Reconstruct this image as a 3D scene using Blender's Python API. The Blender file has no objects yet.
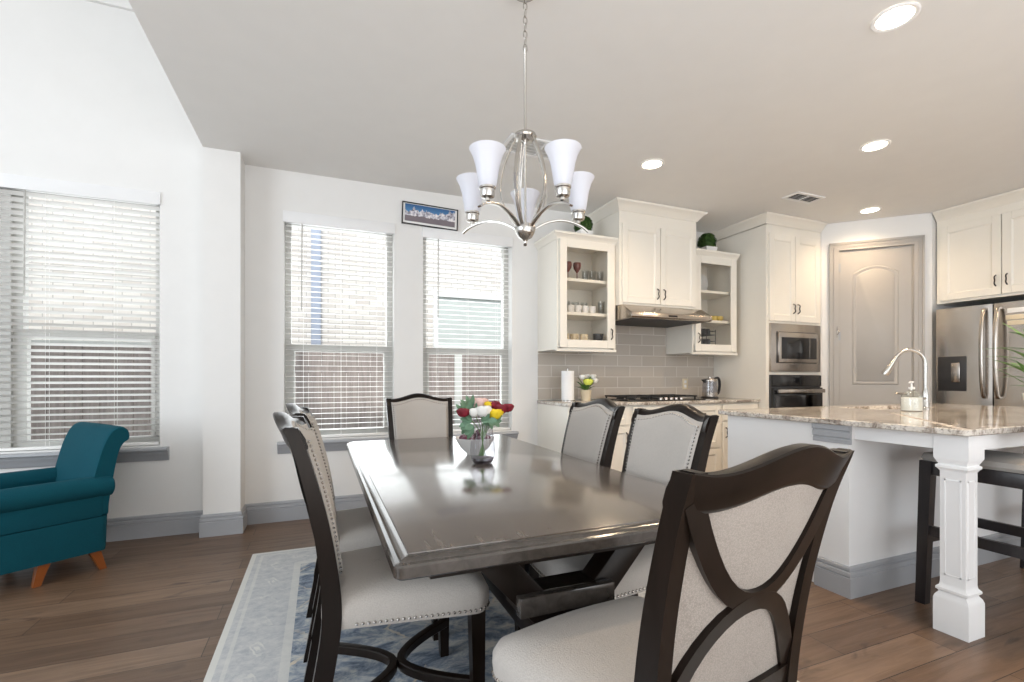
import bpy, bmesh, math, random
from mathutils import Vector, Matrix, noise
random.seed(7)
PI = math.pi
scn = bpy.context.scene
COL = scn.collection
CZ = 2.853            # kitchen / dining ceiling height
CT = 0.94             # worktop height
# ------------------------------------------------------------------ camera
cd = bpy.data.cameras.new('camera'); cam = bpy.data.objects.new('camera', cd); COL.objects.link(cam)
cam.location = (0, 0, 1.16)
cam.rotation_euler = (math.radians(90), 0, math.radians(-21.975))
cd.sensor_fit = 'HORIZONTAL'; cd.sensor_width = 36; cd.lens = 36*473.57/1024
cd.shift_y = (378.2-341)/1024; cd.clip_start = 0.05
scn.camera = cam
# ------------------------------------------------------------------ light
scn.view_settings.view_transform = 'Standard'; scn.view_settings.look = 'None'
scn.view_settings.gamma = 1; scn.view_settings.use_curve_mapping = False
scn.view_settings.exposure = 0.12
w = bpy.data.worlds.new('world'); scn.world = w; w.use_nodes = True
w.node_tree.nodes['Background'].inputs[0].default_value = (0.86, 0.93, 1, 1)
w.node_tree.nodes['Background'].inputs[1].default_value = 1.5

def light(name, kind, loc, rot, power, color, **kw):
    l = bpy.data.lights.new(name, kind); l.energy = power; l.color = color
    for k, v in kw.items(): setattr(l, k, v)
    o = bpy.data.objects.new(name, l); COL.objects.link(o); o.location = loc
    o.rotation_euler = [math.radians(a) for a in rot]
    return o
light('sun', 'SUN', (0, -2, 9), (38, 0, -12), 2.3, (1, 0.95, 0.88), angle=math.radians(3))
# daylight entering through the tall openings behind and to the left of the dining area
light('daylight_rear', 'AREA', (1.6, -3.15, 1.75), (112, 0, 0), 80, (0.95, 0.97, 1.0), shape='RECTANGLE', size=6.4, size_y=2.3)
light('daylight_family_room', 'AREA', (-4.85, -0.3, 1.8), (90, 0, -90), 150, (0.84, 0.92, 1.0), shape='RECTANGLE', size=3.2, size_y=2.8)
# added up-facing fill light, low behind the camera, to brighten the ceiling
light('ceiling_fill', 'AREA', (0.8, -1.7, 0.25), (180, 0, 0), 125, (1.0, 0.97, 0.93), shape='RECTANGLE', size=5.0, size_y=2.6)
# daylight entering by the dining windows
for i, (x0, x1, y) in enumerate(((-0.28, 0.60, 4.60), (0.856, 1.724, 4.60), (-2.65, -1.1, 4.53))):
    light('daylight_window', 'AREA', ((x0+x1)/2, y, 1.55), (-90, 0, 0), 13, (0.93, 0.97, 1.0), shape='RECTANGLE', size=(x1-x0), size_y=1.7)

# ------------------------------------------------------------------ materials
def newmat(name):
    m = bpy.data.materials.new(name); m.use_nodes = True
    return m, m.node_tree, m.node_tree.nodes['Principled BSDF']
def N(nt, t, **kw):
    n = nt.nodes.new(t)
    for k, v in kw.items():
        if k in n.inputs: n.inputs[k].default_value = v
        else: setattr(n, k, v)
    return n
def ramp(nt, fac, stops):
    r = nt.nodes.new('ShaderNodeValToRGB')
    el = r.color_ramp.elements
    while len(el) < len(stops): el.new(0.5)
    for e, (p, c) in zip(el, stops): e.position = p; e.color = (*c, 1)
    nt.links.new(fac, r.inputs[0]); return r.outputs[0]
def bump(nt, b, h, strength, dist=0.01):
    n = N(nt, 'ShaderNodeBump'); n.inputs['Strength'].default_value = strength; n.inputs['Distance'].default_value = dist
    nt.links.new(h, n.inputs['Height']); nt.links.new(n.outputs[0], b.inputs['Normal'])
def coords(nt, scale=(1, 1, 1), world=False):
    if world:
        g = nt.nodes.new('ShaderNodeNewGeometry'); out = g.outputs['Position']
    else:
        g = nt.nodes.new('ShaderNodeTexCoord'); out = g.outputs['Object']
    mp = nt.nodes.new('ShaderNodeMapping'); mp.inputs['Scale'].default_value = scale
    nt.links.new(out, mp.inputs[0]); return mp.outputs[0]
def swz(nt, vec, a, b):
    s = nt.nodes.new('ShaderNodeSeparateXYZ'); c = nt.nodes.new('ShaderNodeCombineXYZ')
    nt.links.new(vec, s.inputs[0]); nt.links.new(s.outputs[a], c.inputs[0]); nt.links.new(s.outputs[b], c.inputs[1])
    return c.outputs[0]
def noise_tex(nt, vec, scale, detail=4, rough=0.5, dist=0):
    n = nt.nodes.new('ShaderNodeTexNoise'); n.inputs['Scale'].default_value = scale; n.inputs['Detail'].default_value = detail
    n.inputs['Roughness'].default_value = rough; n.inputs['Distortion'].default_value = dist
    nt.links.new(vec, n.inputs['Vector']); return n.outputs[0]
def mix(nt, f, a, b, mode='MIX'):
    m = nt.nodes.new('ShaderNodeMix'); m.data_type = 'RGBA'; m.blend_type = mode
    for s, v in ((m.inputs[0], f), (m.inputs[6], a), (m.inputs[7], b)):
        if hasattr(v, 'is_output'): nt.links.new(v, s)
        else: s.default_value = v if isinstance(v, (int, float)) else (*v, 1)
    return m.outputs[2]

def plain(name, col, rough=0.5, metal=0.0, var=0.04, scale=6, bmp=0.0, bscale=60, coat=0.0, spec=0.5):
    """colour with a gentle noise variation and optional fine bump"""
    m, nt, b = newmat(name)
    v = coords(nt)
    n = noise_tex(nt, v, scale, 3)
    c0 = tuple(max(0, c*(1-var)) for c in col); c1 = tuple(min(1, c*(1+var)) for c in col)
    nt.links.new(ramp(nt, n, [(0.3, c0), (0.7, c1)]), b.inputs['Base Color'])
    b.inputs['Roughness'].default_value = rough; b.inputs['Metallic'].default_value = metal
    b.inputs['Coat Weight'].default_value = coat; b.inputs['Specular IOR Level'].default_value = spec
    if bmp: bump(nt, b, noise_tex(nt, v, bscale, 2), bmp, 0.002)
    return m
def glassy(name, col=(1, 1, 1), rough=0.0, alpha=0.15, ior=1.45):
    """thin architectural glass: mostly see-through with glossy reflections"""
    m = bpy.data.materials.new(name); m.use_nodes = True; nt = m.node_tree
    nt.nodes.remove(nt.nodes['Principled BSDF']); out = nt.nodes['Material Output']
    t = N(nt, 'ShaderNodeBsdfTransparent'); t.inputs[0].default_value = (*col, 1)
    g = N(nt, 'ShaderNodeBsdfGlossy'); g.inputs['Roughness'].default_value = rough
    lw = N(nt, 'ShaderNodeLayerWeight'); lw.inputs[0].default_value = 0.5
    f = N(nt, 'ShaderNodeMath', operation='POWER'); f.inputs[1].default_value = 5.0; nt.links.new(lw.outputs['Facing'], f.inputs[0])
    mx = N(nt, 'ShaderNodeMixShader')
    ad = N(nt, 'ShaderNodeMath', operation='ADD', use_clamp=True); ad.inputs[1].default_value = alpha+0.02
    nt.links.new(f.outputs[0], ad.inputs[0]); nt.links.new(ad.outputs[0], mx.inputs[0])
    nt.links.new(t.outputs[0], mx.inputs[1]); nt.links.new(g.outputs[0], mx.inputs[2]); nt.links.new(mx.outputs[0], out.inputs[0])
    return m
def emit(name, col, s):
    m, nt, b = newmat(name); b.inputs['Emission Color'].default_value = (*col, 1); b.inputs['Emission Strength'].default_value = s
    b.inputs['Base Color'].default_value = (*col, 1); return m

M = {}
M['wall'] = plain('wall_paint', (0.80, 0.79, 0.77), 0.75, var=0.01, bmp=0.06, bscale=180)
M['ceiling'] = plain('ceiling_paint', (0.80, 0.79, 0.77), 0.85, var=0.01, bmp=0.08, bscale=150)
M['trim'] = plain('grey_trim_paint', (0.36, 0.37, 0.39), 0.35, var=0.02)
M['doorpaint'] = plain('greige_door_paint', (0.42, 0.395, 0.365), 0.4, var=0.02)
M['cab'] = plain('white_cabinet_paint', (0.84, 0.80, 0.72), 0.28, var=0.01)
M['island'] = plain('white_island_paint', (0.84, 0.84, 0.84), 0.35, var=0.01)
M['winframe'] = plain('window_frame_vinyl', (0.50, 0.49, 0.46), 0.4)
M['blind'] = plain('blind_white', (0.85, 0.84, 0.82), 0.35, var=0.01)
M['steel'] = plain('stainless_steel', (0.50, 0.455, 0.41), 0.24, metal=1, var=0.03)
M['nickel'] = plain('brushed_nickel', (0.56, 0.54, 0.51), 0.22, metal=1, var=0.03)
M['handle'] = plain('dark_bronze', (0.05, 0.04, 0.035), 0.35, metal=0.6)
M['black'] = plain('black_gloss', (0.012, 0.012, 0.013), 0.12)
M['iron'] = plain('cast_iron', (0.02, 0.02, 0.02), 0.55)
M['darkplastic'] = plain('dark_plastic', (0.03, 0.03, 0.032), 0.35)
M['white'] = plain('white_ceramic', (0.85, 0.84, 0.82), 0.25, var=0.01)
M['cream'] = plain('cream_ceramic', (0.72, 0.62, 0.45), 0.4)
M['gold'] = plain('yellow_gilded_ceramic', (0.65, 0.50, 0.12), 0.3)
M['redglass'] = plain('red_brown_glass', (0.16, 0.05, 0.04), 0.15)
M['paper'] = plain('paper_towel', (0.87, 0.87, 0.87), 0.9, bmp=0.3, bscale=200)
M['leaf'] = plain('leaf_green', (0.10, 0.22, 0.05), 0.5, var=0.35, scale=30)
M['euca'] = plain('eucalyptus_green', (0.15, 0.27, 0.17), 0.6, var=0.2, scale=30)
M['topiary'] = plain('boxwood_green', (0.035, 0.085, 0.012), 0.7, var=0.5, scale=60)
M['red'] = plain('red_petal', (0.20, 0.008, 0.022), 0.6, var=0.3, scale=40)
M['yellow'] = plain('yellow_petal', (0.85, 0.62, 0.02), 0.6, var=0.1, scale=40)
M['lime'] = plain('lime_yellow_petal', (0.72, 0.78, 0.12), 0.6, var=0.1, scale=40)
M['pink'] = plain('pink_petal', (0.80, 0.55, 0.50), 0.6, var=0.1, scale=40)
M['whitepetal'] = plain('white_petal', (0.85, 0.84, 0.80), 0.6)
M['grape'] = plain('dark_grape', (0.12, 0.03, 0.06), 0.35, var=0.4, scale=50)
M['legwood'] = plain('orange_brown_leg_wood', (0.26, 0.075, 0.018), 0.3, var=0.15)
M['glass'] = glassy('clear_glass', (0.97, 0.98, 0.97), 0.0, 0.03)
M['cabglass'] = glassy('cabinet_glass', (0.985, 0.98, 0.97), 0.0, 0.0, 1.4)
M['smoke'] = glassy('smoky_glass', (0.84, 0.84, 0.86), 0.02, 0.05)
M['smoke2'] = glassy('dark_smoky_glass', (0.40, 0.38, 0.41), 0.05, 0.08)
M['winglass'] = glassy('window_glass', (0.98, 0.99, 0.99), 0.0, -0.02)
M['lens'] = emit('downlight_lens', (1.0, 0.86, 0.66), 14)
M['soap'] = plain('white_soap', (0.88, 0.88, 0.86), 0.3)
M['fenceboard'] = None

def shade_glass():
    m, nt, b = newmat('frosted_shade_glass')
    b.inputs['Base Color'].default_value = (0.90, 0.91, 0.95, 1); b.inputs['Roughness'].default_value = 0.35
    t = N(nt, 'ShaderNodeBsdfTranslucent'); t.inputs[0].default_value = (0.9, 0.91, 0.96, 1)
    mx = N(nt, 'ShaderNodeMixShader'); mx.inputs[0].default_value = 0.5
    nt.links.new(b.outputs[0], mx.inputs[1]); nt.links.new(t.outputs[0], mx.inputs[2])
    nt.links.new(mx.outputs[0], nt.nodes['Material Output'].inputs[0]); return m
M['shade'] = shade_glass()
def fabric(name, a, bcol, scale=260, sheen=0.1):
    m, nt, b = newmat(name); v = coords(nt)
    wv = N(nt, 'ShaderNodeTexVoronoi'); wv.inputs['Scale'].default_value = scale; nt.links.new(v, wv.inputs['Vector'])
    n = noise_tex(nt, v, 8, 2)
    c = ramp(nt, wv.outputs['Distance'], [(0.1, a), (0.7, bcol)])
    c2 = mix(nt, n, c, tuple(x*0.93 for x in a), 'MIX')
    nt.links.new(c2, b.inputs['Base Color']); b.inputs['Roughness'].default_value = 0.9
    b.inputs['Sheen Weight'].default_value = sheen; b.inputs['Specular IOR Level'].default_value = 0.25
    bump(nt, b, wv.outputs['Distance'], 0.35, 0.002); return m
M['linen'] = fabric('beige_linen', (0.49, 0.455, 0.42), (0.40, 0.37, 0.34))
M['linenback'] = fabric('greige_weave', (0.36, 0.32, 0.285), (0.20, 0.175, 0.155), 330)
M['teal'] = fabric('teal_velvet', (0.001, 0.075, 0.105), (0.001, 0.050, 0.075), 300, 0.0)
M['stoolseat'] = fabric('grey_stool_vinyl', (0.34, 0.32, 0.30), (0.27, 0.26, 0.24), 300)
def darkwood(name, a, b_, rough, ax=1, coat=0.2, spec=0.5):
    m, nt, b = newmat(name)
    sc = [30, 30, 30]; sc[ax] = 2.5
    v = coords(nt, tuple(sc)); n = noise_tex(nt, v, 1.0, 6, 0.6, 0.6)
    nt.links.new(ramp(nt, n, [(0.3, a), (0.7, b_)]), b.inputs['Base Color'])
    b.inputs['Roughness'].default_value = rough; b.inputs['Coat Weight'].default_value = coat; b.inputs['Coat Roughness'].default_value = 0.13; b.inputs['Coat IOR'].default_value = 1.7; b.inputs['Specular IOR Level'].default_value = spec
    bump(nt, b, n, 0.04, 0.002); return m
M['espresso'] = darkwood('espresso_wood', (0.007, 0.0045, 0.003), (0.013, 0.008, 0.006), 0.28, 2, 0.0, 0.22)
M['tabletop'] = darkwood('table_top_wood', (0.060, 0.046, 0.036), (0.115, 0.092, 0.075), 0.24, 1, 0.8, 0.6)
M['tableedge'] = darkwood('table_edge_wood', (0.030, 0.025, 0.021), (0.062, 0.052, 0.045), 0.22, 1, 0.4)
M['stoolwood'] = darkwood('black_stool_wood', (0.008, 0.006, 0.007), (0.018, 0.014, 0.015), 0.4, 2)

def floor_mat():
    m, nt, b = newmat('hardwood_planks'); v = coords(nt)
    br = N(nt, 'ShaderNodeTexBrick', offset=0.37, squash=1.0); nt.links.new(v, br.inputs['Vector'])
    br.inputs['Scale'].default_value = 1; br.inputs['Brick Width'].default_value = 1.25; br.inputs['Row Height'].default_value = 0.165
    br.inputs['Mortar Size'].default_value = 0.0022; br.inputs['Mortar Smooth'].default_value = 0.3; br.inputs['Bias'].default_value = 0
    br.inputs['Color1'].default_value = (0, 0, 0, 1); br.inputs['Color2'].default_value = (1, 1, 1, 1); br.inputs['Mortar'].default_value = (0.5, 0.5, 0.5, 1)
    tint = ramp(nt, br.outputs['Color'], [(0, (0.130, 0.078, 0.048)), (0.5, (0.172, 0.106, 0.066)), (1, (0.222, 0.143, 0.093))])
    g = noise_tex(nt, coords(nt, (1.6, 22, 1)), 1.2, 7, 0.62, 0.8)
    grain = ramp(nt, g, [(0.25, (0.62, 0.60, 0.58)), (0.6, (1, 1, 1)), (0.8, (1.15, 1.12, 1.1))])
    c = mix(nt, 1.0, tint, grain, 'MULTIPLY')
    kn = noise_tex(nt, coords(nt, (2.2, 6, 1)), 1.6, 3, 0.5, 1.0)
    k = ramp(nt, kn, [(0.62, (0, 0, 0)), (0.74, (1, 1, 1))])
    c = mix(nt, k, c, (0.07, 0.042, 0.028), 'MIX')
    c = mix(nt, br.outputs['Fac'], c, (0.035, 0.022, 0.015), 'MIX')
    nt.links.new(c, b.inputs['Base Color'])
    nt.links.new(ramp(nt, g, [(0.2, (0.42, 0.42, 0.42)), (0.8, (0.27, 0.27, 0.27))]), b.inputs['Roughness'])
    sb = N(nt, 'ShaderNodeMath', operation='SUBTRACT'); nt.links.new(g, sb.inputs[0]); nt.links.new(br.outputs['Fac'], sb.inputs[1])
    bump(nt, b, sb.outputs[0], 0.25, 0.004); return m
M['floor'] = floor_mat()
def rug_mat():
    m, nt, b = newmat('distressed_rug'); tc = nt.nodes.new('ShaderNodeTexCoord'); v = tc.outputs['Object']
    big = noise_tex(nt, coords(nt, (2.6, 4.2, 1)), 2.6, 8, 0.74, 0.5)
    col = ramp(nt, big, [(0.34, (0.055, 0.075, 0.11)), (0.44, (0.16, 0.20, 0.26)), (0.53, (0.34, 0.37, 0.40)), (0.60, (0.53, 0.52, 0.49)), (0.74, (0.20, 0.205, 0.22))])
    bord = ramp(nt, noise_tex(nt, coords(nt, (4, 5, 1)), 4, 7, 0.78, 0.4), [(0.35, (0.37, 0.385, 0.41)), (0.5, (0.47, 0.475, 0.48)), (0.65, (0.56, 0.555, 0.54))])
    # distance to the rug edge, half sizes 1.05 x 1.525
    s = nt.nodes.new('ShaderNodeSeparateXYZ'); nt.links.new(v, s.inputs[0])
    def mth(op, a, bb=None):
        n = nt.nodes.new('ShaderNodeMath'); n.operation = op
        for i, q in enumerate((a, bb)):
            if q is None: continue
            if hasattr(q, 'is_output'): nt.links.new(q, n.inputs[i])
            else: n.inputs[i].default_value = q
        return n.outputs[0]
    dx = mth('SUBTRACT', 1.05, mth('ABSOLUTE', s.outputs[0])); dy = mth('SUBTRACT', 1.525, mth('ABSOLUTE', s.outputs[1]))
    d = mth('MINIMUM', dx, dy)
    inb = mth('LESS_THAN', d, 0.30)
    c = mix(nt, inb, col, bord)
    cream = (0.62, 0.61, 0.57)
    for lo, hi in ((-1, 0.028), (0.055, 0.072), (0.262, 0.300)):
        band = mth('MULTIPLY', mth('GREATER_THAN', d, lo), mth('LESS_THAN', d, hi))
        worn = mth('MULTIPLY', band, 0.55 if lo > 0 else 0.9)
        c = mix(nt, worn, c, cream)
    # row of diamond medallions in the border and a lattice in the field
    def lozenge(cx, cy, pr, size, th):
        a = mth('ABSOLUTE', mth('SUBTRACT', mth('FRACT', mth('DIVIDE', cy, pr)), 0.5)); a = mth('MULTIPLY', a, pr)
        q = mth('ADD', mth('MULTIPLY', mth('ABSOLUTE', cx), 1.3), a)
        return mth('MULTIPLY', mth('GREATER_THAN', q, size-th), mth('LESS_THAN', q, size))
    wob = noise_tex(nt, coords(nt), 30, 2)
    wb = mth('MULTIPLY', mth('SUBTRACT', wob, 0.5), 0.05)
    r = mth('MAXIMUM', lozenge(mth('ADD', mth('SUBTRACT', d, 0.165), wb), mth('ADD', s.outputs[0], s.outputs[1]), 0.24, 0.062, 0.020),
            lozenge(mth('ADD', mth('SUBTRACT', d, 0.165), wb), mth('ADD', s.outputs[0], s.outputs[1]), 0.24, 0.022, 0.03))
    fade = ramp(nt, noise_tex(nt, coords(nt), 14, 3), [(0.4, (0.1, 0.1, 0.1)), (0.65, (0.9, 0.9, 0.9))])
    c = mix(nt, mth('MULTIPLY', mth('MULTIPLY', r, inb), fade), c, cream)
    lat = lozenge(mth('ADD', mth('SUBTRACT', mth('MULTIPLY', mth('FRACT', mth('DIVIDE', s.outputs[0], 0.5)), 0.5), 0.25), wb), s.outputs[1], 0.5, 0.16, 0.025)
    c = mix(nt, mth('MULTIPLY', mth('MULTIPLY', lat, mth('SUBTRACT', 1.0, inb)), fade), c, (0.60, 0.52, 0.40))
    nt.links.new(c, b.inputs['Base Color']); b.inputs['Roughness'].default_value = 0.95
    bump(nt, b, noise_tex(nt, coords(nt), 350, 2), 0.5, 0.003); return m
M['rug'] = rug_mat()
def granite():
    m, nt, b = newmat('granite'); v = coords(nt, world=True)
    n = noise_tex(nt, v, 9, 8, 0.7, 0.8); n2 = noise_tex(nt, v, 70, 3, 0.6)
    c = ramp(nt, n, [(0.30, (0.10, 0.085, 0.075)), (0.42, (0.34, 0.29, 0.25)), (0.52, (0.60, 0.55, 0.49)), (0.66, (0.70, 0.67, 0.62)), (0.8, (0.42, 0.37, 0.33))])
    s = ramp(nt, n2, [(0.34, (0.45, 0.42, 0.40)), (0.5, (1, 1, 1))])
    nt.links.new(mix(nt, 1.0, c, s, 'MULTIPLY'), b.inputs['Base Color']); b.inputs['Roughness'].default_value = 0.08; return m
M['granite'] = granite()
def tile():
    m, nt, b = newmat('subway_tile'); v = swz(nt, coords(nt, world=True), 0, 2)
    mp = N(nt, 'ShaderNodeMapping'); mp.inputs['Location'].default_value = (0.06, 0.945*-1+0.115*9, 0); nt.links.new(v, mp.inputs[0])
    br = N(nt, 'ShaderNodeTexBrick', offset=0.5); nt.links.new(mp.outputs[0], br.inputs['Vector'])
    br.inputs['Scale'].default_value = 1; br.inputs['Brick Width'].default_value = 0.315; br.inputs['Row Height'].default_value = 0.115
    br.inputs['Mortar Size'].default_value = 0.0035; br.inputs['Mortar Smooth'].default_value = 0.2
    br.inputs['Color1'].default_value = (0.47, 0.42, 0.365, 1); br.inputs['Color2'].default_value = (0.54, 0.485, 0.425, 1); br.inputs['Mortar'].default_value = (0.70, 0.67, 0.62, 1)
    nt.links.new(br.outputs['Color'], b.inputs['Base Color']); b.inputs['Roughness'].default_value = 0.12
    inv = N(nt, 'ShaderNodeMath', operation='SUBTRACT'); inv.inputs[0].default_value = 1; nt.links.new(br.outputs['Fac'], inv.inputs[1])
    bump(nt, b, inv.outputs[0], 0.5, 0.003); return m
M['tile'] = tile()
def brickm():
    m, nt, b = newmat('pale_brick'); v = swz(nt, coords(nt, world=True), 0, 2)
    br = N(nt, 'ShaderNodeTexBrick', offset=0.5); nt.links.new(v, br.inputs['Vector'])
    br.inputs['Scale'].default_value = 1; br.inputs['Brick Width'].default_value = 0.21; br.inputs['Row Height'].default_value = 0.078
    br.inputs['Mortar Size'].default_value = 0.006; br.inputs['Bias'].default_value = -0.3
    br.inputs['Color1'].default_value = (0.78, 0.74, 0.70, 1); br.inputs['Color2'].default_value = (0.62, 0.56, 0.52, 1); br.inputs['Mortar'].default_value = (0.50, 0.47, 0.45, 1)
    nt.links.new(br.outputs['Color'], b.inputs['Base Color']); b.inputs['Roughness'].default_value = 0.9; return m
M['brick'] = brickm()
M['fenceboard'] = darkwood('weathered_fence', (0.27, 0.225, 0.21), (0.42, 0.36, 0.34), 0.85, 2, 0.0)
M['grass'] = plain('grass_ground', (0.14, 0.18, 0.08), 0.9, var=0.4, scale=20)
M['downspout'] = plain('blue_grey_downspout', (0.36, 0.40, 0.50), 0.5)
M['siding'] = plain('pale_siding', (0.62, 0.62, 0.60), 0.7)
M['neighglass'] = plain('neighbour_pane', (0.60, 0.64, 0.62), 0.3)
M['ventdark'] = plain('vent_shadow_grey', (0.045, 0.045, 0.045), 0.6)
def art():
    m, nt, b = newmat('mountain_panorama'); tc = nt.nodes.new('ShaderNodeTexCoord'); v = tc.outputs['Object']
    s = nt.nodes.new('ShaderNodeSeparateXYZ'); nt.links.new(v, s.inputs[0])
    n1 = noise_tex(nt, coords(nt, (1, 0.01, 0.01)), 8, 5, 0.65)
    n2 = noise_tex(nt, coords(nt), 28, 5, 0.7)
    def mth(op, a, bb):
        n = nt.nodes.new('ShaderNodeMath'); n.operation = op
        for i, q in enumerate((a, bb)):
            if hasattr(q, 'is_output'): nt.links.new(q, n.inputs[i])
            else: n.inputs[i].default_value = q
        return n.outputs[0]
    ridge = mth('ADD', mth('MULTIPLY', mth('SUBTRACT', n1, 0.5), 0.34), 0.030)
    h = mth('SUBTRACT', s.outputs[2], ridge)         # >0: sky
    mt = ramp(nt, n2, [(0.40, (0.16, 0.14, 0.16)), (0.5, (0.55, 0.55, 0.62)), (0.6, (0.85, 0.82, 0.82))])
    low = mth('LESS_THAN', mth('ADD', s.outputs[2], mth('MULTIPLY', n2, 0.04)), -0.005)
    mt2 = mix(nt, low, mt, (0.20, 0.17, 0.19))
    sky = ramp(nt, mth('MULTIPLY', mth('ADD', s.outputs[2], 0.1), 5.0), [(0.4, (0.10, 0.30, 0.55)), (1.0, (0.015, 0.06, 0.20))])
    c = mix(nt, mth('GREATER_THAN', h, 0), mt2, sky)
    nt.links.new(c, b.inputs['Base Color']); b.inputs['Roughness'].default_value = 0.3; return m
M['art'] = art()

# ------------------------------------------------------------------ mesh tools
class MB:
    def __init__(s): s.bm = bmesh.new()
    def face(s, vs):
        try: return s.bm.faces.new(vs)
        except ValueError: return None
    def box(s, x0, x1, y0, y1, z0, z1, bev=0.0, seg=2):
        t = bmesh.new()
        r = bmesh.ops.create_cube(t, size=1.0)
        for v in t.verts:
            v.co = Vector(((x0+x1)/2+v.co.x*(x1-x0), (y0+y1)/2+v.co.y*(y1-y0), (z0+z1)/2+v.co.z*(z1-z0)))
        if bev: bmesh.ops.bevel(t, geom=t.edges[:], offset=bev, segments=seg, profile=0.5, affect='EDGES')
        s.merge(t); return s
    def merge(s, t, mat=None):
        if mat: bmesh.ops.transform(t, matrix=mat, verts=t.verts)
        mp = {}
        for v in t.verts: mp[v] = s.bm.verts.new(v.co)
        for f in t.faces:
            nf = s.face([mp[v] for v in f.verts])
            if nf: nf.smooth = f.smooth
        t.free(); return s
    def loft(s, rings, cap=True, close=False, smooth=True):
        rs = [[s.bm.verts.new(p) for p in r] for r in rings]
        n = len(rs[0])
        for a, b in list(zip(rs, rs[1:])) + ([(rs[-1], rs[0])] if close else []):
            for i in range(n):
                f = s.face((a[i], a[(i+1) % n], b[(i+1) % n], b[i]))
                if f: f.smooth = smooth
        if cap and not close:
            s.face(list(reversed(rs[0]))); s.face(rs[-1])
        return s
    def lathe(s, prof, cx=0, cy=0, cz=0, seg=24, smooth=True, cap=True):
        return s.loft([[(cx+r*math.cos(2*PI*i/seg), cy+r*math.sin(2*PI*i/seg), cz+z) for i in range(seg)] for r, z in prof], cap=cap, smooth=smooth)
    def tube(s, pts, r, seg=10, cap=True, close=False, flat=None):
        """round (or flattened: flat=(w,h)) tube along pts; r number or list"""
        pts = [Vector(p) for p in pts]; n = len(pts); rings = []
        up = Vector((0, 0, 1)); prev = None
        for i, p in enumerate(pts):
            if close: t = (pts[(i+1) % n]-pts[i-1]).normalized()
            else: t = (pts[min(i+1, n-1)]-pts[max(i-1, 0)]).normalized()
            if prev is None:
                a = up if abs(t.z) < 0.95 else Vector((1, 0, 0)); u = t.cross(a).normalized()
            else:
                u = prev - t*prev.dot(t)
                u = u.normalized() if u.length > 1e-6 else t.cross(up).normalized()
            prev = u; v = u.cross(t).normalized()
            rr = r[i] if isinstance(r, (list, tuple)) else r
            if flat:
                w_, h_ = flat
                sec = []
                for k in range(seg):
                    an = 2*PI*k/seg; c_, s_ = math.cos(an), math.sin(an)
                    e = 0.35
                    sec.append(p+u*(math.copysign(abs(c_)**e, c_)*w_/2)+v*(math.copysign(abs(s_)**e, s_)*h_/2))
                rings.append(sec)
            else:
                rings.append([p+u*(rr*math.cos(2*PI*k/seg))+v*(rr*math.sin(2*PI*k/seg)) for k in range(seg)])
        return s.loft(rings, cap=cap, close=close)
    def sphere(s, c, r, sub=2, sc=(1, 1, 1), jitter=0):
        t = bmesh.new(); bmesh.ops.create_icosphere(t, subdivisions=sub, radius=1)
        for v in t.verts:
            q = 1+(random.uniform(-jitter, jitter) if jitter else 0)
            v.co = Vector((c[0]+v.co.x*r*sc[0]*q, c[1]+v.co.y*r*sc[1]*q, c[2]+v.co.z*r*sc[2]*q))
        for f in t.faces: f.smooth = True
        return s.merge(t)
    def prism(s, poly, z0, z1, axis='z', bev=0):
        def P(a, b, c):
            return {'z': (a, b, c), 'x': (c, a, b), 'y': (a, c, b)}[axis]
        t = bmesh.new()
        A = [t.verts.new(P(a, b, z0)) for a, b in poly]; B = [t.verts.new(P(a, b, z1)) for a, b in poly]
        n = len(poly); t.faces.new(list(reversed(A))); t.faces.new(B)
        for i in range(n): t.faces.new((A[i], A[(i+1) % n], B[(i+1) % n], B[i]))
        bmesh.ops.recalc_face_normals(t, faces=t.faces)
        if bev: bmesh.ops.bevel(t, geom=t.edges[:], offset=bev, segments=2, profile=0.5, affect='EDGES')
        return s.merge(t)
    def mould(s, path, prof, flip=False, cap=True):
        """sweep profile [(out,z)] along plan polyline with mitred corners; out = to the right of travel"""
        path = [Vector((p[0], p[1])) for p in path]; rings = []
        for i, p in enumerate(path):
            ds = []
            if i > 0: ds.append((p-path[i-1]).normalized())
            if i < len(path)-1: ds.append((path[i+1]-p).normalized())
            ns = [Vector((d.y, -d.x))*(-1 if flip else 1) for d in ds]
            n = ns[0] if len(ns) == 1 else (ns[0]+ns[1])/(1+ns[0].dot(ns[1]))
            rings.append([(p.x+n.x*o, p.y+n.y*o, z) for o, z in prof])
        return s.loft(rings, cap=cap, smooth=False)
    def build(s, name, mat, parent=None, world=True, smooth=None):
        bmesh.ops.recalc_face_normals(s.bm, faces=s.bm.faces)
        if smooth is not None:
            for f in s.bm.faces: f.smooth = smooth
        if world and parent is not None:
            root = parent
            while root.parent: root = root.parent
            bmesh.ops.translate(s.bm, vec=-Vector(root.location), verts=s.bm.verts)
        me = bpy.data.meshes.new(name); s.bm.to_mesh(me); s.bm.free()
        for p in me.polygons: pass
        me.set_sharp_from_angle(angle=math.radians(38)) if hasattr(me, 'set_sharp_from_angle') else None
        o = bpy.data.objects.new(name, me); COL.objects.link(o)
        mats = mat if isinstance(mat, (list, tuple)) else [mat]
        for m_ in mats: me.materials.append(m_)
        if parent: o.parent = parent
        return o

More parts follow.
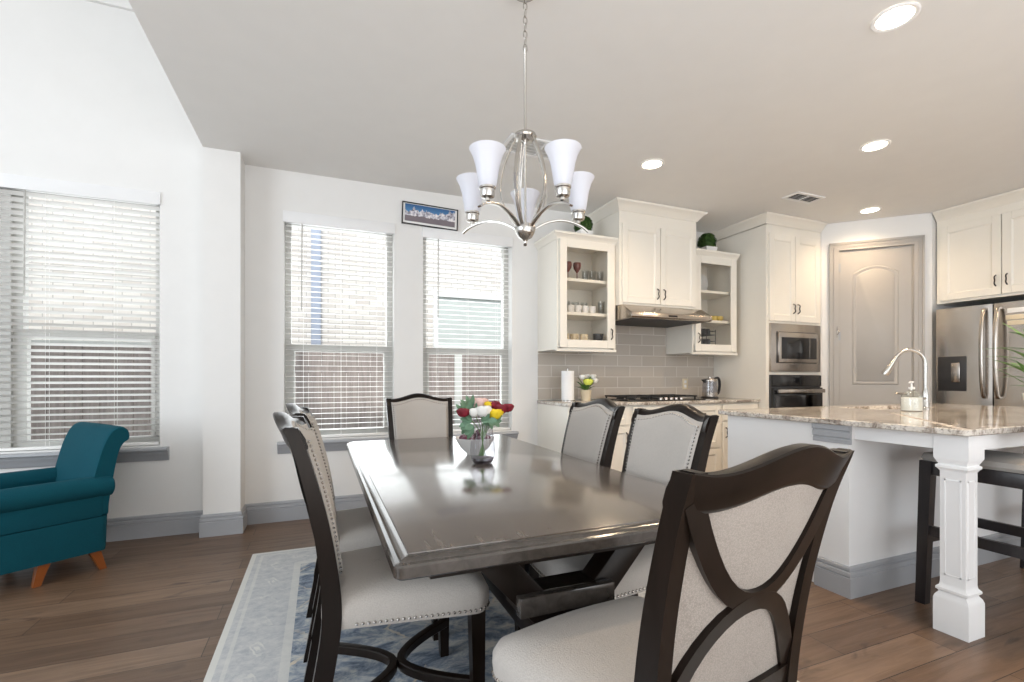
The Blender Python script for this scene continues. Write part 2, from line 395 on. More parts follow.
def tag(o, label=None, cat=None, group=None, kind=None):
    if label: o['label'] = label
    if cat: o['category'] = cat
    if group: o['group'] = group
    if kind: o['kind'] = kind
    return o
def thing(name, label, cat, loc=(0, 0, 0), rz=0, group=None):
    o = bpy.data.objects.new(name, None); COL.objects.link(o); o.location = loc; o.rotation_euler = (0, 0, rz)
    o.empty_display_size = 0.1
    return tag(o, label, cat, group)
def solo(name, mb, mat, label, cat, group=None):
    """a thing that is one mesh; origin moved to the centre of its base"""
    o = mb.build(name, mat)
    vs = [v.co for v in o.data.vertices]
    c = Vector(((min(v.x for v in vs)+max(v.x for v in vs))/2, (min(v.y for v in vs)+max(v.y for v in vs))/2, min(v.z for v in vs)))
    o.data.transform(Matrix.Translation(-c)); o.location = c
    return tag(o, label, cat, group)
def struct(name, mb, mat, label=None):
    o = mb.build(name, mat); o['kind'] = 'structure'
    if label: o['label'] = label
    return o
def copy_tree(o, parent=None):
    c = o.copy(); COL.objects.link(c); c.parent = parent
    for ch in list(o.children): copy_tree(ch, c)
    return c
def spline(pts, n=8):
    """catmull-rom through points"""
    P = [Vector(p) for p in pts]; P = [2*P[0]-P[1]] + P + [2*P[-1]-P[-2]]; out = []
    for i in range(1, len(P)-2):
        for k in range(n):
            t = k/n
            out.append(0.5*((2*P[i])+(P[i+1]-P[i-1])*t+(2*P[i-1]-5*P[i]+4*P[i+1]-P[i+2])*t*t+(3*P[i]-P[i-1]-3*P[i+1]+P[i+2])*t**3))
    out.append(P[-2]); return out
def rrect(x0, x1, y0, y1, r, z, seg=5):
    pts = []
    for cx, cy, a0 in ((x1-r, y1-r, 0), (x0+r, y1-r, 90), (x0+r, y0+r, 180), (x1-r, y0+r, 270)):
        for k in range(seg+1):
            a = math.radians(a0+90*k/seg); pts.append((cx+r*math.cos(a), cy+r*math.sin(a), z))
    return pts

# ================================================================== SETTING
YB = 4.272; YL = 4.20; YP = 4.056
struct('floor', MB().box(-5.2, 7.2, -3.6, 4.5, -0.06, 0), M['floor'])
HZ = 4.05
def wall_holes(mb, x0, x1, y0, y1, z0, z1, holes):
    xs = x0
    for a, b, c, d in holes:
        mb.box(xs, a, y0, y1, z0, z1); mb.box(a, b, y0, y1, z0, c); mb.box(a, b, y0, y1, d, z1); xs = b
    mb.box(xs, x1, y0, y1, z0, z1)
wb = MB(); wall_holes(wb, -0.80, 7.2, YB, YB+0.24, 0, CZ+0.1, [(-0.28, 0.60, 0.655, 2.50), (0.856, 1.724, 0.655, 2.50)])
struct('wall_back', wb, M['wall'])
wl = MB(); wall_holes(wl, -5.2, -0.80, YL, YL+0.24, 0, HZ+0.1, [(-2.80, -1.10, 0.665, 2.50)])
struct('wall_left_window', wl, M['wall'])
struct('wall_pillar', MB().box(-0.80, -0.56, YP, YB, 0, CZ), M['wall'])
# wall over the dropped ceiling's edge
struct('wall_upper', MB().box(-0.80, -0.70, -3.6, YL, CZ+0.08, HZ), M['wall'])
struct('ceiling', MB().box(-0.80, 7.2, -3.6, 4.5, CZ, CZ+0.08), M['ceiling'])
struct('ceiling_high', MB().box(-5.2, -0.60, -3.6, 4.5, HZ, HZ+0.1), M['ceiling'])
CROWN = [(0, -0.105), (0.012, -0.105), (0.016, -0.09), (0.035, -0.07), (0.06, -0.035), (0.085, -0.02), (0.09, -0.006), (0.09, 0), (0, 0)]
def crown(z, s=0.85): return [(o*s, z+h*s) for o, h in CROWN]
struct('trim_1', MB().mould([(-5.2, YL), (-0.80, YL)], crown(HZ, 2.3)), M['wall'])
# rear and side walls with wide openings that let the daylight in
wr = MB(); wr.box(-0.8, 7.2, -3.6, -3.36, 0, 0.5); wr.box(-0.8, 7.2, -3.6, -3.36, 2.75, CZ); wr.box(-5.2, -0.8, -3.6, -3.36, 0, HZ)
for x in (-1.7, 5.0): wr.box(x, x+0.3, -3.6, -3.36, 0.5, 2.75)
wr.box(5.3, 7.2, -3.6, -3.36, 0.5, 2.75); wr.box(-1.4, -0.8, -3.6, -3.36, 0.5, 2.75)
struct('wall_rear', wr, M['wall'])
ws = MB(); ws.box(-5.2, -5.0, -3.6, -1.7, 0, HZ); ws.box(-5.2, -5.0, 4.0, 4.5, 0, HZ); ws.box(-5.2, -5.0, -1.7, 4.0, 0, 0.5); ws.box(-5.2, -5.0, -1.7, 4.0, 3.85, HZ)
struct('wall_far_left', ws, M['wall'])
struct('wall_right', MB().box(6.6, 7.2, -3.6, YB, 0, CZ), M['wall'])
# oven alcove side wall and the diagonal pantry wall
XT = 5.119; YT = 3.56; SQ = math.sqrt(0.5)
def diag(s, off=0.0):   # point at distance s along the diagonal wall, off = towards the room
    return (XT+s*SQ-off*SQ, YT-s*SQ-off*SQ)
DL = 0.956
wd = MB()
def dquad(mb, s0, s1, o0, o1, z0, z1, bev=0):
    poly = [diag(s0, o0), diag(s1, o0), diag(s1, o1), diag(s0, o1)]
    mb.prism(poly, z0, z1, bev=bev)
dquad(wd, 0, 0.145, -0.12, 0, 0, CZ); dquad(wd, 0.81, DL, -0.12, 0, 0, CZ); dquad(wd, 0.145, 0.81, -0.12, 0, 2.56, CZ)
struct('wall_pantry', wd, M['wall'])
e0 = diag(DL); e1 = diag(0)
struct('wall_fridge_return', MB().prism([e0, (6.6, e0[1]), (6.6, e0[1]+0.1), (e0[0]+0.05, e0[1]+0.1)], 0, CZ), M['wall'])
struct('wall_tower_return', MB().prism([(e1[0], e1[1]), (e1[0]+0.085, e1[1]+0.085), (e1[0]+0.02, YB), (e1[0]-0.02, YB), (e1[0]-0.02, e1[1])], 0, CZ), M['wall'])

# baseboards
BASE = [(0, 0), (0.020, 0), (0.020, 0.103), (0.015, 0.106), (0.015, 0.112), (0.020, 0.116), (0.018, 0.130), (0.009, 0.134), (0.009, 0.140), (0.013, 0.144), (0.011, 0.156), (0.004, 0.162), (0, 0.162)]
struct('baseboard_left', MB().mould([(-5.0, YL), (-0.80, YL)], BASE), M['trim'])
struct('baseboard_pillar', MB().mould([(-0.80, YL), (-0.80, YP), (-0.56, YP), (-0.56, YB)], BASE), M['trim'])
struct('baseboard_back', MB().mould([(-0.56, YB), (2.0, YB)], BASE), M['trim'])
struct('baseboard_pantry', MB().mould([diag(0), diag(0.06)], BASE), M['trim'])
struct('baseboard_fridge', MB().mould([diag(0.90), diag(DL)], BASE), M['trim'])

# windows ------------------------------------------------------------
def window(n, x0, x1, yw, z0, z1, zm, mullion=None):
    fr = MB(); y0, y1 = yw+0.10, yw+0.17
    fw = 0.05
    units = [(x0, x1)] if mullion is None else [(x0, mullion-0.03), (mullion+0.03, x1)]
    if mullion is not None: fr.box(mullion-0.03, mullion+0.03, y0-0.03, y1, z0, z1)
    for a, b in units:
        fr.box(a, a+fw, y0, y1, z0, z1); fr.box(b-fw, b, y0, y1, z0, z1)
        fr.box(a+fw, b-fw, y0, y1, z1-fw, z1); fr.box(a+fw, b-fw, y0, y1, z0, z0+0.06)
        fr.box(a+fw, b-fw, y0-0.015, y1-0.02, zm-0.035, zm+0.025)          # meeting rail
        fr.box(a+fw, a+fw+0.025, y0-0.01, y1-0.03, z0+0.06, zm-0.035); fr.box(b-fw-0.025, b-fw, y0-0.01, y1-0.03, z0+0.06, zm-0.035)
    f = struct('window_%d' % n, fr, M['winframe'])
    for a, b in units:
        MB().box(a+fw, b-fw, y1-0.045, y1-0.039, zm+0.02, z1-fw).box(a+fw, b-fw, y1-0.062, y1-0.056, z0+0.06, zm-0.03).build('pane', M['winglass'], f)
    return f
def sill(n, x0, x1, yw, z):
    s_ = MB()
    prof = [(0, 0.0), (0.062, 0.0), (0.066, -0.006), (0.066, -0.018), (0.060, -0.024), (0.045, -0.026), (0.043, -0.040), (0.034, -0.055), (0.022, -0.070), (0.020, -0.085), (0.012, -0.098), (0, -0.10)]
    s_.mould([(x0, yw), (x1, yw)], [(o, z+h) for o, h in prof])
    s_.box(x0+0.045, x1-0.045, yw, yw+0.10, z-0.015, z)
    return struct('trim_%d' % n, s_, M['trim'])
window(1, -2.80, -1.10, YL, 0.665, 2.50, 1.47, mullion=-1.99)
window(2, -0.28, 0.60, YB, 0.655, 2.50, 1.42)
window(3, 0.856, 1.724, YB, 0.655, 2.50, 1.42)
sill(2, -2.86, -1.04, YL, 0.655); sill(3, -0.325, 0.645, YB, 0.645); sill(4, 0.811, 1.769, YB, 0.645)

def blind(x0, x1, yw, zbot, tilt, label, wand):
    cx = (x0+x1)/2
    t = thing('window_blind', label, 'blind', (cx, yw+0.045, zbot), group='horizontal window blinds')
    v = MB(); v.box(x0-0.012, x1+0.012, yw-0.014, yw-0.002, 2.432, 2.525, 0.003); v.box(x0-0.012, x0-0.004, yw-0.002, yw, 2.432, 2.525); v.box(x1+0.004, x1+0.012, yw-0.002, yw, 2.432, 2.525)
    v.box(x0+0.004, x1-0.004, yw+0.012, yw+0.07, 2.445, 2.498)
    v.build('valance', M['island'], t)
    s_ = MB(); z = 2.42; ta = math.radians(tilt); hw = 0.025
    while z > zbot+0.05:
        rings = []
        for x in (x0+0.006, x1-0.006):
            r_ = []
            for u, th in ((-1, 0), (-0.5, 0.0024), (0, 0.0032), (0.5, 0.0024), (1, 0), (0.5, 0.0), (0, 0.0), (-0.5, 0.0)):
                yy = u*hw; r_.append((x, yw+0.045+yy*math.cos(ta)-th*math.sin(ta)*0, z-yy*math.sin(ta)+th-0.001))
            rings.append(r_)
        s_.loft(rings, smooth=False); z -= 0.0445
    s_.build('slats', M['blind'], t)
    MB().box(x0+0.006, x1-0.006, yw+0.02, yw+0.07, zbot+0.004, zbot+0.024, 0.003).build('bottom_rail', M['blind'], t)
    c = MB(); n = 3 if x1-x0 > 1 else 2
    for i in range(n+1 if n > 2 else 3):
        x = x0+(x1-x0)*(0.16+0.68*i/(n if n > 2 else 2))
        for dy in (-0.026, 0.026): c.tube([(x, yw+0.045+dy, 2.44), (x, yw+0.045+dy, zbot+0.02)], 0.0012, 5)
    c.build('ladder_cord', M['blind'], t)
    MB().tube([(wand, yw+0.012, 2.44), (wand-0.004, yw+0.008, 1.72)], 0.005, 8).build('tilt_wand', M['winframe'], t)
    return t
blind(-2.79, -1.105, YL, 0.665, 20, 'wide white slatted blind on the far-left window behind the teal armchair', -1.86)
blind(-0.275, 0.595, YB, 0.655, -1, 'white slatted blind on the dining window left of the head chair', -0.145)
blind(0.861, 1.719, YB, 0.655, -1, 'white slatted blind on the dining window right of the head chair, behind the bouquet', 1.0)

# outside --------------------------------------------------------------
struct('ground', MB().box(-9, 12, 4.6, 14, -0.45, -0.40), M['grass'])
nh = thing('neighbour_house', 'pale brick house next door seen through the window blinds', 'house', (2, 8.1, -0.4))
MB().box(-9, 12, 8.0, 8.2, -0.4, 5.5).build('brick_wall', M['brick'], nh)
f = MB(); a, b, c_, d = 1.85, 3.10, 1.72, 2.55
for q in ((a-.08, a, c_-.08, d+.08), (b, b+.08, c_-.08, d+.08), (a, b, d, d+.08), (a, b, c_-.08, c_)): f.box(q[0], q[1], 7.93, 8.0, q[2], q[3])
f2 = f.build('house_window', M['island'], nh)
MB().box(a, b, 7.97, 7.99, c_, d).build('pane', M['neighglass'], f2)
MB().box(-0.14, 0.0, 7.88, 7.99, -0.4, 4.4, 0.01).build('downspout', M['downspout'], nh)
fe = thing('garden_fence', 'weathered brown board fence between the two houses', 'fence', (2, 6.2, -0.4))
bd = MB(); x = -9
while x < 11:
    bd.box(x, x+0.137, 6.19, 6.21, -0.38, 1.50+random.uniform(-.006, .006)); x += 0.143
bd.build('boards', M['fenceboard'], fe)
MB().box(-9, 11, 6.21, 6.25, 1.22, 1.31).box(-9, 11, 6.21, 6.25, 0.1, 0.19).build('rail', M['fenceboard'], fe)
MB().box(-9, 11, 6.17, 6.26, 1.505, 1.545).build('cap_board', M['siding'], fe)
for x in (1.66, ):
    MB().box(x, x+0.10, 6.15, 6.19, -0.38, 1.5, 0.005).build('post', M['siding'], fe)

# door 1 (pantry) -----------------------------------------------------
dr = MB()
def cas(s0, s1, z0, z1):
    dquad(dr, s0, s1, 0, 0.016, z0, z1)
cas(0.065, 0.150, 0, 2.625); cas(0.805, 0.890, 0, 2.625); cas(0.150, 0.805, 2.545, 2.625)
dquad(dr, 0.065, 0.082, 0.016, 0.026, 0, 2.625); dquad(dr, 0.873, 0.890, 0.016, 0.026, 0, 2.625); dquad(dr, 0.065, 0.890, 0.016, 0.026, 2.608, 2.628)
dquad(dr, 0.105, 0.115, 0.016, 0.022, 0, 2.58); dquad(dr, 0.840, 0.850, 0.016, 0.022, 0, 2.58); dquad(dr, 0.105, 0.850, 0.016, 0.022, 2.575, 2.585)
dquad(dr, 0.150, 0.162, -0.12, 0.0, 0, 2.55); dquad(dr, 0.796, 0.808, -0.12, 0.0, 0, 2.55); dquad(dr, 0.150, 0.805, -0.12, 0.0, 2.545, 2.556)
door = struct('door_1', dr, M['doorpaint'], 'greige panelled pantry door in its moulded casing')
lf = MB(); dquad(lf, 0.164, 0.794, -0.045, -0.008, 0.008, 2.542)
leaf = lf.build('door_leaf', M['doorpaint'], door)
def dpt(s, off, z): p = diag(s, off); return (p[0], p[1], z)
def arched(s0, s1, z0, zs, zt, n=14):
    sm = (s0+s1)/2; pts = [(s0, z0), (s1, z0)]
    for k in range(n+1):
        u = 1-2*k/n; pts.append((sm+u*(s1-s0)/2, zs+(zt-zs)*(1-u*u)))
    return pts
for (z0, zs, zt) in ((1.09, 2.285, 2.36), (0.22, 0.84, 0.84)):
    outer = arched(0.275, 0.685, z0, zs, zt); mid = arched(0.288, 0.672, z0+0.013, zs-0.010, zt-0.012); inn = arched(0.312, 0.648, z0+0.035, zs-0.028, zt-0.036); inn2 = arched(0.322, 0.638, z0+0.045, zs-0.036, zt-0.046)
    pm = MB(); pm.loft([[dpt(s, -0.009, z) for s, z in outer], [dpt(s, 0.001, z) for s, z in mid], [dpt(s, -0.0065, z) for s, z in inn], [dpt(s, 0.0005, z) for s, z in inn2]], smooth=False)
    pm.build('door_panel', M['doorpaint'], leaf)
for z in (0.25, 1.62, 2.36):
    h = MB(); dquad(h, 0.150, 0.172, -0.006, 0.004, z-0.045, z+0.045); h.build('hinge', M['trim'], door)
h = MB(); p = dpt(0.745, 0.0, 1.0)
h.tube([dpt(0.745, -0.008, 1.0), dpt(0.745, 0.045, 1.0)], 0.012, 10); h.tube([dpt(0.745, 0.04, 1.0), dpt(0.64, 0.045, 1.005)], 0.008, 8)
h.build('door_lever', M['nickel'], leaf)
h = MB(); h.tube([dpt(0.138, 0.015, 1.70), dpt(0.138, 0.045, 1.69), dpt(0.150, 0.05, 1.66), dpt(0.135, 0.03, 1.63)], 0.004, 6); h.tube([dpt(0.138, 0.03, 1.72), dpt(0.138, 0.015, 1.60)], 0.003, 6)
h.build('door_catch', M['nickel'], door)

# ================================================================== CEILING FITTINGS
for i, (x, y, lab) in enumerate(((2.495, 1.387, 'round recessed ceiling light nearest the camera, at the top of the photo'),
                                 (2.427, 3.057, 'round recessed ceiling light right of the chandelier, before the hood cabinet'),
                                 (3.738, 2.207, 'round recessed ceiling light over the middle of the island'),
                                 (5.125, 3.072, 'round recessed ceiling light in front of the pantry door'))):
    t = thing('recessed_light', lab, 'ceiling light', (x, y, CZ), group='recessed ceiling lights')
    MB().lathe([(0.092, -0.001), (0.094, -0.005), (0.088, -0.009), (0.074, -0.006), (0.072, -0.001)], x, y, CZ, 32, cap=False).build('trim_ring', M['island'], t)
    MB().lathe([(0.0735, -0.002), (0.0735, -0.004), (0.001, -0.0045)], x, y, CZ, 32).build('lens', M['lens'], t)
    light('recessed_lamp', 'SPOT', (x, y, CZ-0.02), (0, 0, 0), 36 if y > 3 else 80, (1.0, 0.75, 0.49), spot_size=math.radians(150), spot_blend=0.8, shadow_soft_size=0.07)
light('recessed_lamp', 'SPOT', (4.6, 0.9, CZ-0.02), (0, 0, 0), 78, (1.0, 0.75, 0.49), spot_size=math.radians(150), spot_blend=0.8, shadow_soft_size=0.07)
for x, y, wx, wy, lab in ((4.19, 3.09, 0.36, 0.17, 'small slatted ceiling air vent before the oven tower'), (1.50, 3.16, 0.56, 0.26, 'white ceiling air vent half hidden behind the chandelier top')):
    t = thing('ceiling_vent', lab, 'air vent', (x, y, CZ), group='ceiling air vents')
    a, b = wx/2, wy/2
    fr = MB(); fr.box(x-a, x+a, y-b, y-b+0.025, CZ-0.010, CZ-0.001); fr.box(x-a, x+a, y+b-0.025, y+b, CZ-0.010, CZ-0.001); fr.box(x-a, x-a+0.025, y-b+0.025, y+b-0.025, CZ-0.010, CZ-0.001); fr.box(x+a-0.025, x+a, y-b+0.025, y+b-0.025, CZ-0.010, CZ-0.001)
    fr.build('frame', M['island'], t)
    MB().box(x-a+0.025, x+a-0.025, y-b+0.025, y+b-0.025, CZ-0.003, CZ-0.001).build('backing', M['ventdark'] if wx < 0.5 else M['siding'], t)
    sl = MB(); n = 5; hx = (wx-0.05)
    for k in range(n):
        yy = y-b+0.025+(wy-0.05)*(k+0.5)/n
        sl.prism([(yy+0.004, CZ-0.0035), (yy-0.008, CZ-0.012), (yy-0.010, CZ-0.011), (yy+0.002, CZ-0.003)], x-hx/2, x+hx/2, axis='x')
    sl.build('louvre', M['island'], t); MB().box(x-0.004, x+0.004, y-b+0.02, y+b-0.02, CZ-0.013, CZ-0.003).build('divider', M['island'], t)

# chandelier ------------------------------------------------------------
cx, cy = 0.82, 1.88
ch = thing('chandelier', 'brushed nickel five-arm chandelier with frosted bell shades over the table', 'chandelier', (cx, cy, 1.745))
MB().lathe([(0.001, 2.853), (0.065, 2.853), (0.066, 2.843), (0.05, 2.825), (0.012, 2.815), (0.001, 2.815)], cx, cy, 0, 28).build('canopy', M['nickel'], ch)
z = 2.818; k = 0; lk = MB()
while z > 2.60:
    pts = []
    for j in range(16):
        a = 2*PI*j/16; u, v = 0.0085*math.cos(a), 0.0185*math.sin(a)
        pts.append((cx+(u if k % 2 else 0), cy+(0 if k % 2 else u), z-0.018+v))
    lk.tube(pts, 0.0022, 6, close=True); z -= 0.0305; k += 1
lk.build('chain', M['nickel'], ch)
MB().lathe([(0.001, 2.60), (0.009, 2.598), (0.010, 2.585), (0.006, 2.578), (0.0055, 2.215), (0.001, 2.215)], cx, cy, 0, 14).build('stem', M['nickel'], ch)
MB().lathe([(0.001, 2.235), (0.014, 2.232), (0.020, 2.222), (0.046, 2.214), (0.050, 2.203), (0.046, 2.196), (0.018, 2.192), (0.008, 2.18), (0.0055, 2.17), (0.0055, 1.80), (0.001, 1.80)], cx, cy, 0, 28).build('centre_column', M['nickel'], ch)
MB().lathe([(0.001, 1.818), (0.043, 1.815), (0.046, 1.808), (0.042, 1.79), (0.030, 1.770), (0.014, 1.760), (0.008, 1.752), (0.007, 1.744), (0.001, 1.741)], cx, cy, 0, 28).build('finial_bowl', M['nickel'], ch)
base_a = 66.4
for k in range(5):
    a = math.radians(base_a+72*k); dx, dy = math.cos(a), math.sin(a)
    def pt(r, z): return (cx+dx*r, cy+dy*r, z)
    arm = spline([pt(0.030, 1.800), pt(0.062, 1.822), pt(0.108, 1.845), pt(0.165, 1.858), pt(0.218, 1.854), pt(0.265, 1.839), pt(0.298, 1.818)], 6)
    ao = MB().tube(arm, 0.006, 10, flat=(0.017, 0.008)).build('arm', M['nickel'], ch)
    b_ = a+math.radians(14)
    def pb(r, z): return (cx+math.cos(b_)*r, cy+math.sin(b_)*r, z)
    MB().tube(spline([pb(0.026, 1.806), pb(0.066, 1.86), pb(0.100, 1.93), pb(0.108, 1.99), pb(0.096, 2.07), pb(0.066, 2.15), pb(0.040, 2.200)], 6), 0.006, 10, flat=(0.015, 0.007)).build('cage_rib', M['nickel'], ch)
    X, Y = pt(0.250, 0)[:2]
    MB().lathe([(0.001, 1.8530), (0.010, 1.8530), (0.010, 1.8630), (0.026, 1.8680), (0.0285, 1.8740), (0.0285, 1.8960), (0.032, 1.9000), (0.032, 1.9070), (0.001, 1.9070)], X, Y, 0, 22).build('socket_cup', M['nickel'], ch)
    MB().lathe([(0.030, 1.9060), (0.036, 1.9200), (0.042, 1.9600), (0.048, 1.9950), (0.058, 2.0280), (0.072, 2.0560), (0.0695, 2.0570), (0.0555, 2.0290), (0.0455, 1.9950), (0.0395, 1.9600), (0.0335, 1.9210), (0.027, 1.9090)], X, Y, 0, 28, cap=False).build('lamp_shade', M['shade'], ch)

# picture -----------------------------------------------------------------
px = 0.921; pc = thing('framed_picture', 'small framed snowy mountain panorama hung over the gap between the dining windows', 'picture', (px, YB, 2.627)); pc.rotation_euler = (0, math.radians(1.6), 0)
def lb(mb, name, mat, parent): return mb.build(name, mat, parent, world=False)
fr = MB()
for q in ((-0.255, -0.247, -0.098, 0.098), (0.247, 0.255, -0.098, 0.098), (-0.247, 0.247, 0.090, 0.098), (-0.247, 0.247, -0.098, -0.090)): fr.box(q[0], q[1], -0.022, -0.001, q[2], q[3])
lb(fr, 'frame', M['black'], pc); lb(MB().box(-0.247, 0.247, -0.010, -0.003, -0.090, 0.090), 'mat_board', M['white'], pc)
ao = lb(MB().box(-0.228, 0.228, -0.003, 0.0, -0.076, 0.076), 'print', M['art'], pc); ao.location = (0, -0.0105, 0.008)

# ================================================================== KITCHEN
def panel_door(mb, x0, x1, z0, z1, y, t=0.02, fw=0.06, glass=False):
    """door in plane y (front face at y-t) made of a frame and recessed panel; returns nothing"""
    fw = min(fw, (x1-x0)*0.28, (z1-z0)*0.32)
    yb = y; yf = y-t
    mb.box(x0, x0+fw, yf, yb, z0, z1, 0.002, 1); mb.box(x1-fw, x1, yf, yb, z0, z1, 0.002, 1)
    mb.box(x0+fw, x1-fw, yf, yb, z1-fw, z1, 0.002, 1); mb.box(x0+fw, x1-fw, yf, yb, z0, z0+fw, 0.002, 1)
    if not glass:
        mb.box(x0+fw, x1-fw, yf+0.010, yb, z0+fw, z1-fw)
        g = 0.012
        mb.loft([[(x0+fw, yf+0.003, z0+fw), (x1-fw, yf+0.003, z0+fw), (x1-fw, yf+0.003, z1-fw), (x0+fw, yf+0.003, z1-fw)],
                 [(x0+fw+g, yf+0.0099, z0+fw+g), (x1-fw-g, yf+0.0099, z0+fw+g), (x1-fw-g, yf+0.0099, z1-fw-g), (x0+fw+g, yf+0.0099, z1-fw-g)]], cap=False, smooth=False)
def pull(x, y, z, parent, L=0.10, vertical=True, xf=None):
    pts = [(0, 0, -L/2), (0, -0.020, -L/2+0.012), (0, -0.027, -L/4), (0, -0.020, 0), (0, -0.027, L/4), (0, -0.020, L/2-0.012), (0, 0, L/2)]
    if not vertical: pts = [(q[2], q[1], 0) for q in pts]
    pts = [(x+q[0], y+q[1], z+q[2]) for q in pts]
    if xf: pts = [xf(*q) for q in pts]
    return MB().tube(spline(pts, 5), 0.0055, 8).build('handle', M['handle'], parent)

YC = 3.86   # front of the wall cabinets
def glass_cabinet(label, x0, x1, dx0, dx1, hinge_right, shelves=(1.780, 2.095)):
    t = thing('glass_door_cabinet', label, 'wall cabinet', ((x0+x1)/2, (YC+YB)/2, 1.41), group='glass fronted wall cabinets')
    zt = 2.47; zb = 1.425
    b = MB(); b.box(x0, x0+0.018, YC, YB, zb, zt); b.box(x1-0.018, x1, YC, YB, zb, zt); b.box(x0+0.018, x1-0.018, YC, YB, zt-0.018, zt); b.box(x0+0.018, x1-0.018, YC+0.02, YB, 1.492, 1.512); b.box(x0+0.018, x1-0.018, YB-0.012, YB, 1.512, zt-0.018)
    b.box(x0+0.018, dx0+0.03, YC, YC+0.018, zb, zt); b.box(dx1-0.03, x1-0.018, YC, YC+0.018, zb, zt); b.box(x0+0.018, x1-0.018, YC, YC+0.018, zb, 1.512); b.box(x0+0.018, x1-0.018, YC, YC+0.018, 2.40, zt)
    b.box(x0-0.004, x1+0.004, YC-0.010, YC+0.02, zb-0.015, zb+0.008)
    b.build('carcass', M['cab'], t)
    for z in shelves: MB().box(x0+0.02, x1-0.02, YC+0.03, YB-0.014, z-0.028, z).build('shelf', M['cab'], t)
    d = MB(); panel_door(d, dx0, dx1, 1.443, 2.440, YC-0.001, 0.021, 0.074, glass=True); dd = d.build('door', M['cab'], t)
    MB().box(dx0+0.07, dx1-0.07, YC-0.014, YC-0.010, 1.512, 2.372).build('pane', M['cabglass'], dd)
    pull((dx0+0.035) if hinge_right else (dx1-0.035), YC-0.022, 1.58, dd)
    c = MB(); pr_ = [(0, -0.035), (0.008, -0.035), (0.012, -0.02), (0.030, 0.0), (0.045, 0.012), (0.045, 0.030), (0, 0.030)]
    c.mould([(x0, YB), (x0, YC), (x1, YC)] if not hinge_right else [(x0, YC), (x1, YC)], [(o, zt+h) for o, h in pr_]); c.box(x0, x1, YC, YB, zt, zt+0.030)
    c.build('cornice', M['cab'], t)
    return t
glass_cabinet('white wall cabinet with a glass door left of the range hood, glasses and cups inside', 2.0, 2.632, 2.02, 2.605, False)
glass_cabinet('white wall cabinet with a glass door right of the range hood, plate inside', 3.575, 4.19, 3.60, 4.165, True)

YM = 3.80
t = thing('hood_cabinet', 'tall white two-door wall cabinet over the steel range hood', 'wall cabinet', (3.1, (YM+YB)/2, 1.86))
MB().box(2.634, 3.573, YM, YB, 1.862, 2.752).build('carcass', M['cab'], t)
for a, b, hx in ((2.66, 3.100, 3.065), (3.108, 3.548, 3.143)):
    d = MB(); panel_door(d, a, b, 1.885, 2.640, YM-0.001); dd = d.build('door', M['cab'], t); pull(hx, YM-0.021, 1.985, dd)
c = MB(); c.mould([(2.634, YB), (2.634, YM), (3.573, YM), (3.573, YB)], crown(CZ-0.003)); c.box(2.634, 3.573, YM, YB, 2.752, CZ-0.003); c.build('crown_moulding', M['cab'], t)

# range hood
t = thing('range_hood', 'slim stainless range hood under the tall cabinet above the cooktop', 'range hood', (3.1, 3.95, 1.715))
pts = [(YB-0.005, 1.862), (3.775, 1.862), (3.745, 1.850), (3.625, 1.775), (3.615, 1.735), (3.63, 1.722), (YB-0.005, 1.722)]
MB().prism([(y, z) for y, z in pts], 2.645, 3.568, axis='x', bev=0.002).prism([(3.83, 1.862), (3.775, 1.862), (3.745, 1.850), (3.625, 1.775), (3.615, 1.735), (3.63, 1.722), (3.83, 1.722)], 3.567, 3.605, axis='x', bev=0.002).build('canopy', M['steel'], t)
MB().box(2.70, 3.54, 3.68, 4.2, 1.716, 1.7215).build('filter', M['ventdark'], t)
MB().prism([(3.619, 1.742), (3.613, 1.744), (3.617, 1.760), (3.623, 1.760)], 3.07, 3.17, axis='x').build('control_strip', M['black'], t)

# tiled backsplash
bs = MB().box(2.0, 4.268, YB-0.012, YB-0.0005, CT+0.002, 1.425); bs.box(2.634, 3.573, YB-0.012, YB-0.0005, 1.425, 1.72)
struct('wall_backsplash', bs, M['tile'], 'taupe subway tile backsplash behind the cooktop')

# base cabinets along the back wall
YF = 3.66
def base_cab(label, x0, x1, fronts, end_left=False):
    t = thing('base_cabinet', label, 'base cabinet', ((x0+x1)/2, (YF+YB)/2, 0), group='cream base cabinets under the cooktop counter')
    b = MB(); b.box(x0+0.0005, x1-0.0005, YF, YB-0.001, 0.10, CT-0.032); b.box(x0+0.0005, x1-0.0005, YF+0.07, YB-0.001, 0, 0.10)
    b.build('carcass', M['cab'], t)
    for kind, z0, z1, a, b_, hx in fronts:
        d = MB(); panel_door(d, a, b_, z0, z1, YF-0.001, fw=0.055); dd = d.build('drawer' if kind == 'w' else 'door', M['cab'], t)
        if kind == 'w': pull((a+b_)/2, YF-0.021, (z0+z1)/2, dd, vertical=False)
        else: pull(hx, YF-0.021, z1-0.10 if z1 > 0.5 else z1-0.1, dd)
base_cab('white base cabinet at the window end of the cooktop counter', 2.0, 2.66, [('w', .73, .89, 2.03, 2.64, 0), ('d', .13, .71, 2.03, 2.64, 2.60)], True)
base_cab('cream base cabinet with drawers below the cooktop', 2.66, 3.22, [('w', .73, .89, 2.68, 3.20, 0), ('w', .43, .71, 2.68, 3.20, 0), ('w', .13, .41, 2.68, 3.20, 0)])
base_cab('cream three-drawer base cabinet seen right of the second side chair', 3.22, 3.75, [('w', .73, .89, 3.24, 3.73, 0), ('w', .47, .71, 3.24, 3.73, 0), ('w', .13, .45, 3.24, 3.73, 0)])
base_cab('cream base cabinet with a tall door beside the oven tower', 3.75, 4.268, [('w', .73, .89, 3.77, 4.25, 0), ('d', .13, .71, 3.77, 4.25, 3.805)])
